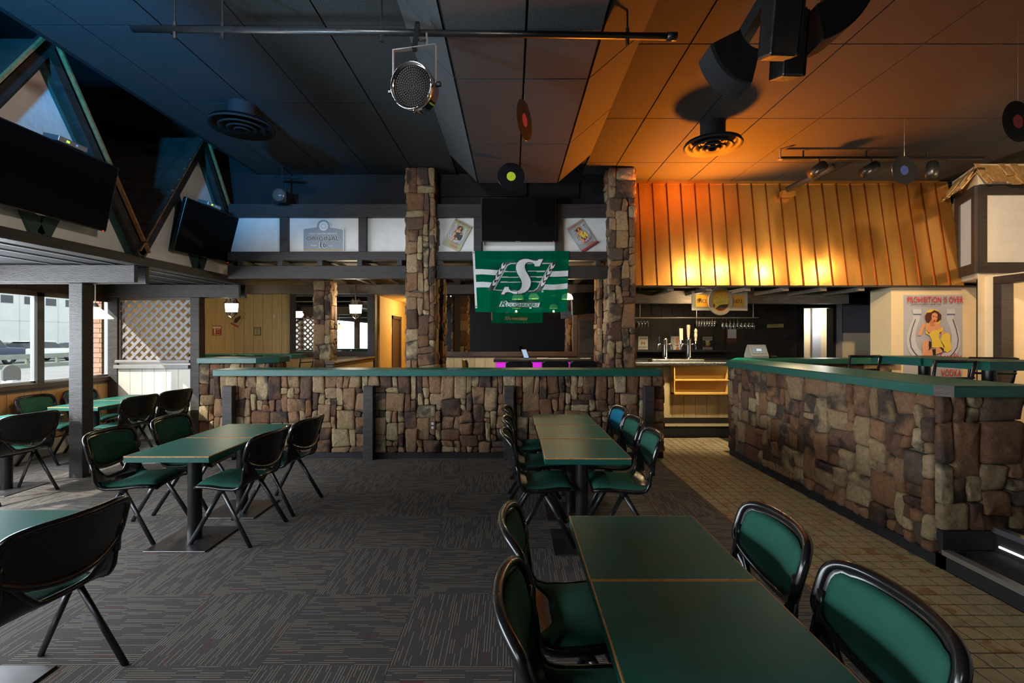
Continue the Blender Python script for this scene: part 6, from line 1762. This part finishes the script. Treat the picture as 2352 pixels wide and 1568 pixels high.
MB().box(-31.3, -30.9, 10, 62, GZ, GZ + 0.22).build('kerb', M['galv'], gl)
for k in range(26): MB().box(-31.3, -31.15, 10 + 2 * k, 10.15 + 2 * k, GZ, GZ + 0.6).build('post', M['galv'], gl)
def car(name, label, x, y, col, kind, rz=90):
    t = thing(name, label, 'car', (x, y, GZ), rz=R(rz))
    paint = plain('car_paint_' + label.split()[0], col, 0.25, coat=0.6)
    if kind == 'suv': body = [(-2.2, 0.32), (-2.25, 0.75), (-2.15, 0.98), (-1.0, 1.05), (1.9, 1.08), (2.25, 0.95), (2.28, 0.4), (2.1, 0.3)]; cab = [(-1.15, 1.03), (-0.45, 1.52), (1.3, 1.60), (1.95, 1.45), (2.1, 1.05)]
    elif kind == 'truck': body = [(-2.7, 0.45), (-2.72, 1.15), (-1.6, 1.22), (2.6, 1.22), (2.7, 0.5)]; cab = [(-1.6, 1.2), (-1.0, 1.85), (0.6, 1.9), (0.8, 1.2)]
    else: body = [(-2.3, 0.3), (-2.35, 0.65), (-2.2, 0.85), (-1.0, 0.95), (1.7, 0.98), (2.25, 0.85), (2.3, 0.35)]; cab = [(-1.2, 0.93), (-0.4, 1.36), (0.8, 1.42), (1.6, 1.2), (1.95, 0.97)]
    MB().prism(body, lambda a, b, d: (a, d, b), -0.88, 0.88).build('body', paint, t, world=False, bevel=0.06)
    MB().prism(cab, lambda a, b, d: (a, d * (1 - 0.12 * (b - 0.9)), b), -0.80, 0.80).build('cabin', M['dark_glass'], t, world=False, bevel=0.04)
    zr = max(c[1] for c in cab)
    roof = [(c[0] * 0.93 + 0.02, c[1]) for c in cab if c[1] > zr - 0.2]
    MB().box(min(r[0] for r in roof), max(r[0] for r in roof), -0.72, 0.72, zr - 0.03, zr + 0.03).build('roof', paint, t, world=False, bevel=0.02)
    for sx in (-1.4, 1.4):
        for sy in (-0.9, 0.9):
            w = MB().lathe([(0.16, -0.1), (0.33, -0.1), (0.34, 0.0), (0.33, 0.1), (0.16, 0.1)], (sx, sy, 0.34), (0, 1, 0), 20).build('wheel', M['rubber'], t, world=False, smooth=True)
            MB().lathe([(0.001, -0.08), (0.2, -0.08), (0.2, 0.08), (0.001, 0.08)], (sx, sy, 0.34), (0, 1, 0), 14).build('hub', M['alu'], w, world=False)
    MB().box(2.24, 2.31, -0.85, -0.6, 0.68, 0.82).box(2.24, 2.31, 0.6, 0.85, 0.68, 0.82).build('tail_light', M['p_red'], t, world=False)
    return t
car('parked_suv', 'white parked sport utility car behind the guard rail', -37.5, 37.2, (0.82, 0.82, 0.80), 'suv', -88)
car('parked_pickup', 'dark blue parked pickup behind the guard rail', -36.5, 31.6, (0.02, 0.03, 0.09), 'truck', -88)
car('parked_sedan', 'black parked sedan in front of the concrete building', -45.0, 42.0, (0.015, 0.015, 0.016), 'sedan', -80)
car('parked_sedan', 'silver parked sedan between the black sedan and the white car', -41.0, 43.5, (0.45, 0.46, 0.47), 'sedan', 100)
pm = thing('parking_meter', 'grey parking meter head on the sidewalk outside the window', 'meter', (-11.9, 11.0, GZ + 0.1))
mx_, my_ = -11.9, 11.1
MB().tube([(mx_, my_, GZ + 0.1), (mx_, my_, 0.30)], 0.04, 10).build('pole', M['galv'], pm)
pts = [(-0.15, 0.0), (0.15, 0.0), (0.15, 0.2)] + [(0.15 * math.cos(R(a)), 0.2 + 0.17 * math.sin(R(a))) for a in range(10, 171, 16)] + [(-0.15, 0.2)]
MB().prism(pts, lambda a, b, d: (mx_ + a * 0.75 + d, my_ - d * 0.6 + a * 0.66, 0.52 + b), -0.06, 0.06).build('head', plain('meter_grey', (0.12, 0.12, 0.12), 0.4), pm, bevel=0.01)
MB().box(mx_ - 0.14, mx_ + 0.14, my_ - 0.1, my_ + 0.1, 0.28, 0.52).build('vault', M['p_grey'], pm, bevel=0.02)

# ================================================================== LAMP LIGHT OF THE ROOM AND ADDED FILL
# track heads with their hood targets; no light is placed in them
for (b, dv), e_, tgt in zip(TH, (60, 60, 55), ((3.0, 6.75, 2.45), (4.6, 6.75, 2.40), (5.3, 6.75, 2.40))):
    pass
WARM = (1.0, 0.62, 0.26)
def spot(name, loc, tgt, e, col, ang=60, blend=0.6, size=0.06):
    return light(name, 'SPOT', loc, e, col, target=tgt, spot_size=R(ang), spot_blend=blend, shadow_soft_size=size)
# spots added off the track for hood highlights, and the lamp on the corner tower
for sx_ in (3.2, 3.74, 4.5, 5.5):
    spot('hood_highlight_light', (sx_, 5.2, 3.22), (sx_ - 0.2, 6.8, 2.75), 42, (1.0, 0.70, 0.36), 120, 0.7, 0.05)
spot('aisle_spot_light', (3.4, 3.4, 3.7), (6.6, 6.6, 2.2), 520, (1.0, 0.72, 0.42), 55)
# added spots stand in for the hood's amber bounce on ceiling and pillars
spot('hood_bounce_light', (2.7, 6.5, 2.85), (2.5, 5.6, 4.15), 640, (1.0, 0.235, 0.01), 142, 0.5, 0.12)
spot('hood_bounce_light', (2.4, 5.9, 2.5), (1.2, 6.5, 2.4), 9, (1.0, 0.60, 0.22), 110, 0.8, 0.10)
# stage lamps added out of view, no fixtures built: cool on the frieze, neutral on the gables, blue on the ceiling
spot('stage_spot_light', (-1.8, 0.8, 3.7), (-1.3, 6.6, 2.85), 330, (0.82, 0.91, 1.0), 52, 0.7, 0.12)
spot('stage_spot_light', (1.2, 1.2, 3.2), (-4.1, 5.0, 2.9), 220, (1.0, 0.88, 0.76), 52, 0.8, 0.10)
spot('blue_stage_light', (-2.7, 0.3, 3.0), (-3.15, 3.0, 3.88), 1700, (0.02, 0.42, 1.0), 44, 0.9, 0.1)
spot('cool_fill_light', (-3.2, 1.5, 2.2), (-0.55, 3.6, 3.7), 260, (0.42, 0.75, 1.0), 50, 0.9, 0.1)  # added spot standing in for cool window light on the ceiling box
spot('aisle_fill_light', (2.3, 3.9, 3.8), (2.35, 4.0, 0.0), 75, (1.0, 0.84, 0.56), 75, 0.7, 0.15)  # added overhead spot without a fixture, brightens the tiled aisle
spot('floor_fill_light', (0.2, 1.2, 3.8), (0.5, 2.3, 0.0), 80, (0.95, 0.97, 1.0), 80, 0.9, 0.3)  # added soft overhead spot, lifts the near tables and carpet
spot('ceiling_fill_light', (-3.2, -2.6, 3.4), (0.3, 5.0, 0.6), 170, (0.92, 0.95, 1.0), 105, 0.8, 0.5)  # added wide fill from behind the camera, no lamp hangs there
# unseen lamps of the passage, the bar and the side rooms, with added fill
light('passage_light', 'POINT', (-2.0, 11.2, 2.2), 50, (1.0, 0.78, 0.42), shadow_soft_size=0.1)
light('bar_light', 'POINT', (2.9, 7.25, 2.12), 22, (1.0, 0.78, 0.46), shadow_soft_size=0.08)
spot('hood_fill_light', (2.6, 6.62, 2.20), (2.75, 7.5, 0.6), 190, (1.0, 0.84, 0.55), 95, 0.7, 0.06)  # added spots below the hood, no fixture, brighten bar front and floor
spot('hood_fill_light', (4.0, 6.62, 2.20), (3.2, 5.0, 0.0), 70, (1.0, 0.78, 0.45), 110, 0.8, 0.06)
light('service_light', 'POINT', (6.1, 9.15, 1.9), 26, (1.0, 0.95, 0.85), shadow_soft_size=0.1)
light('corridor_light', 'POINT', (6.7, 5.2, 2.1), 14, (1.0, 0.85, 0.62), shadow_soft_size=0.1)
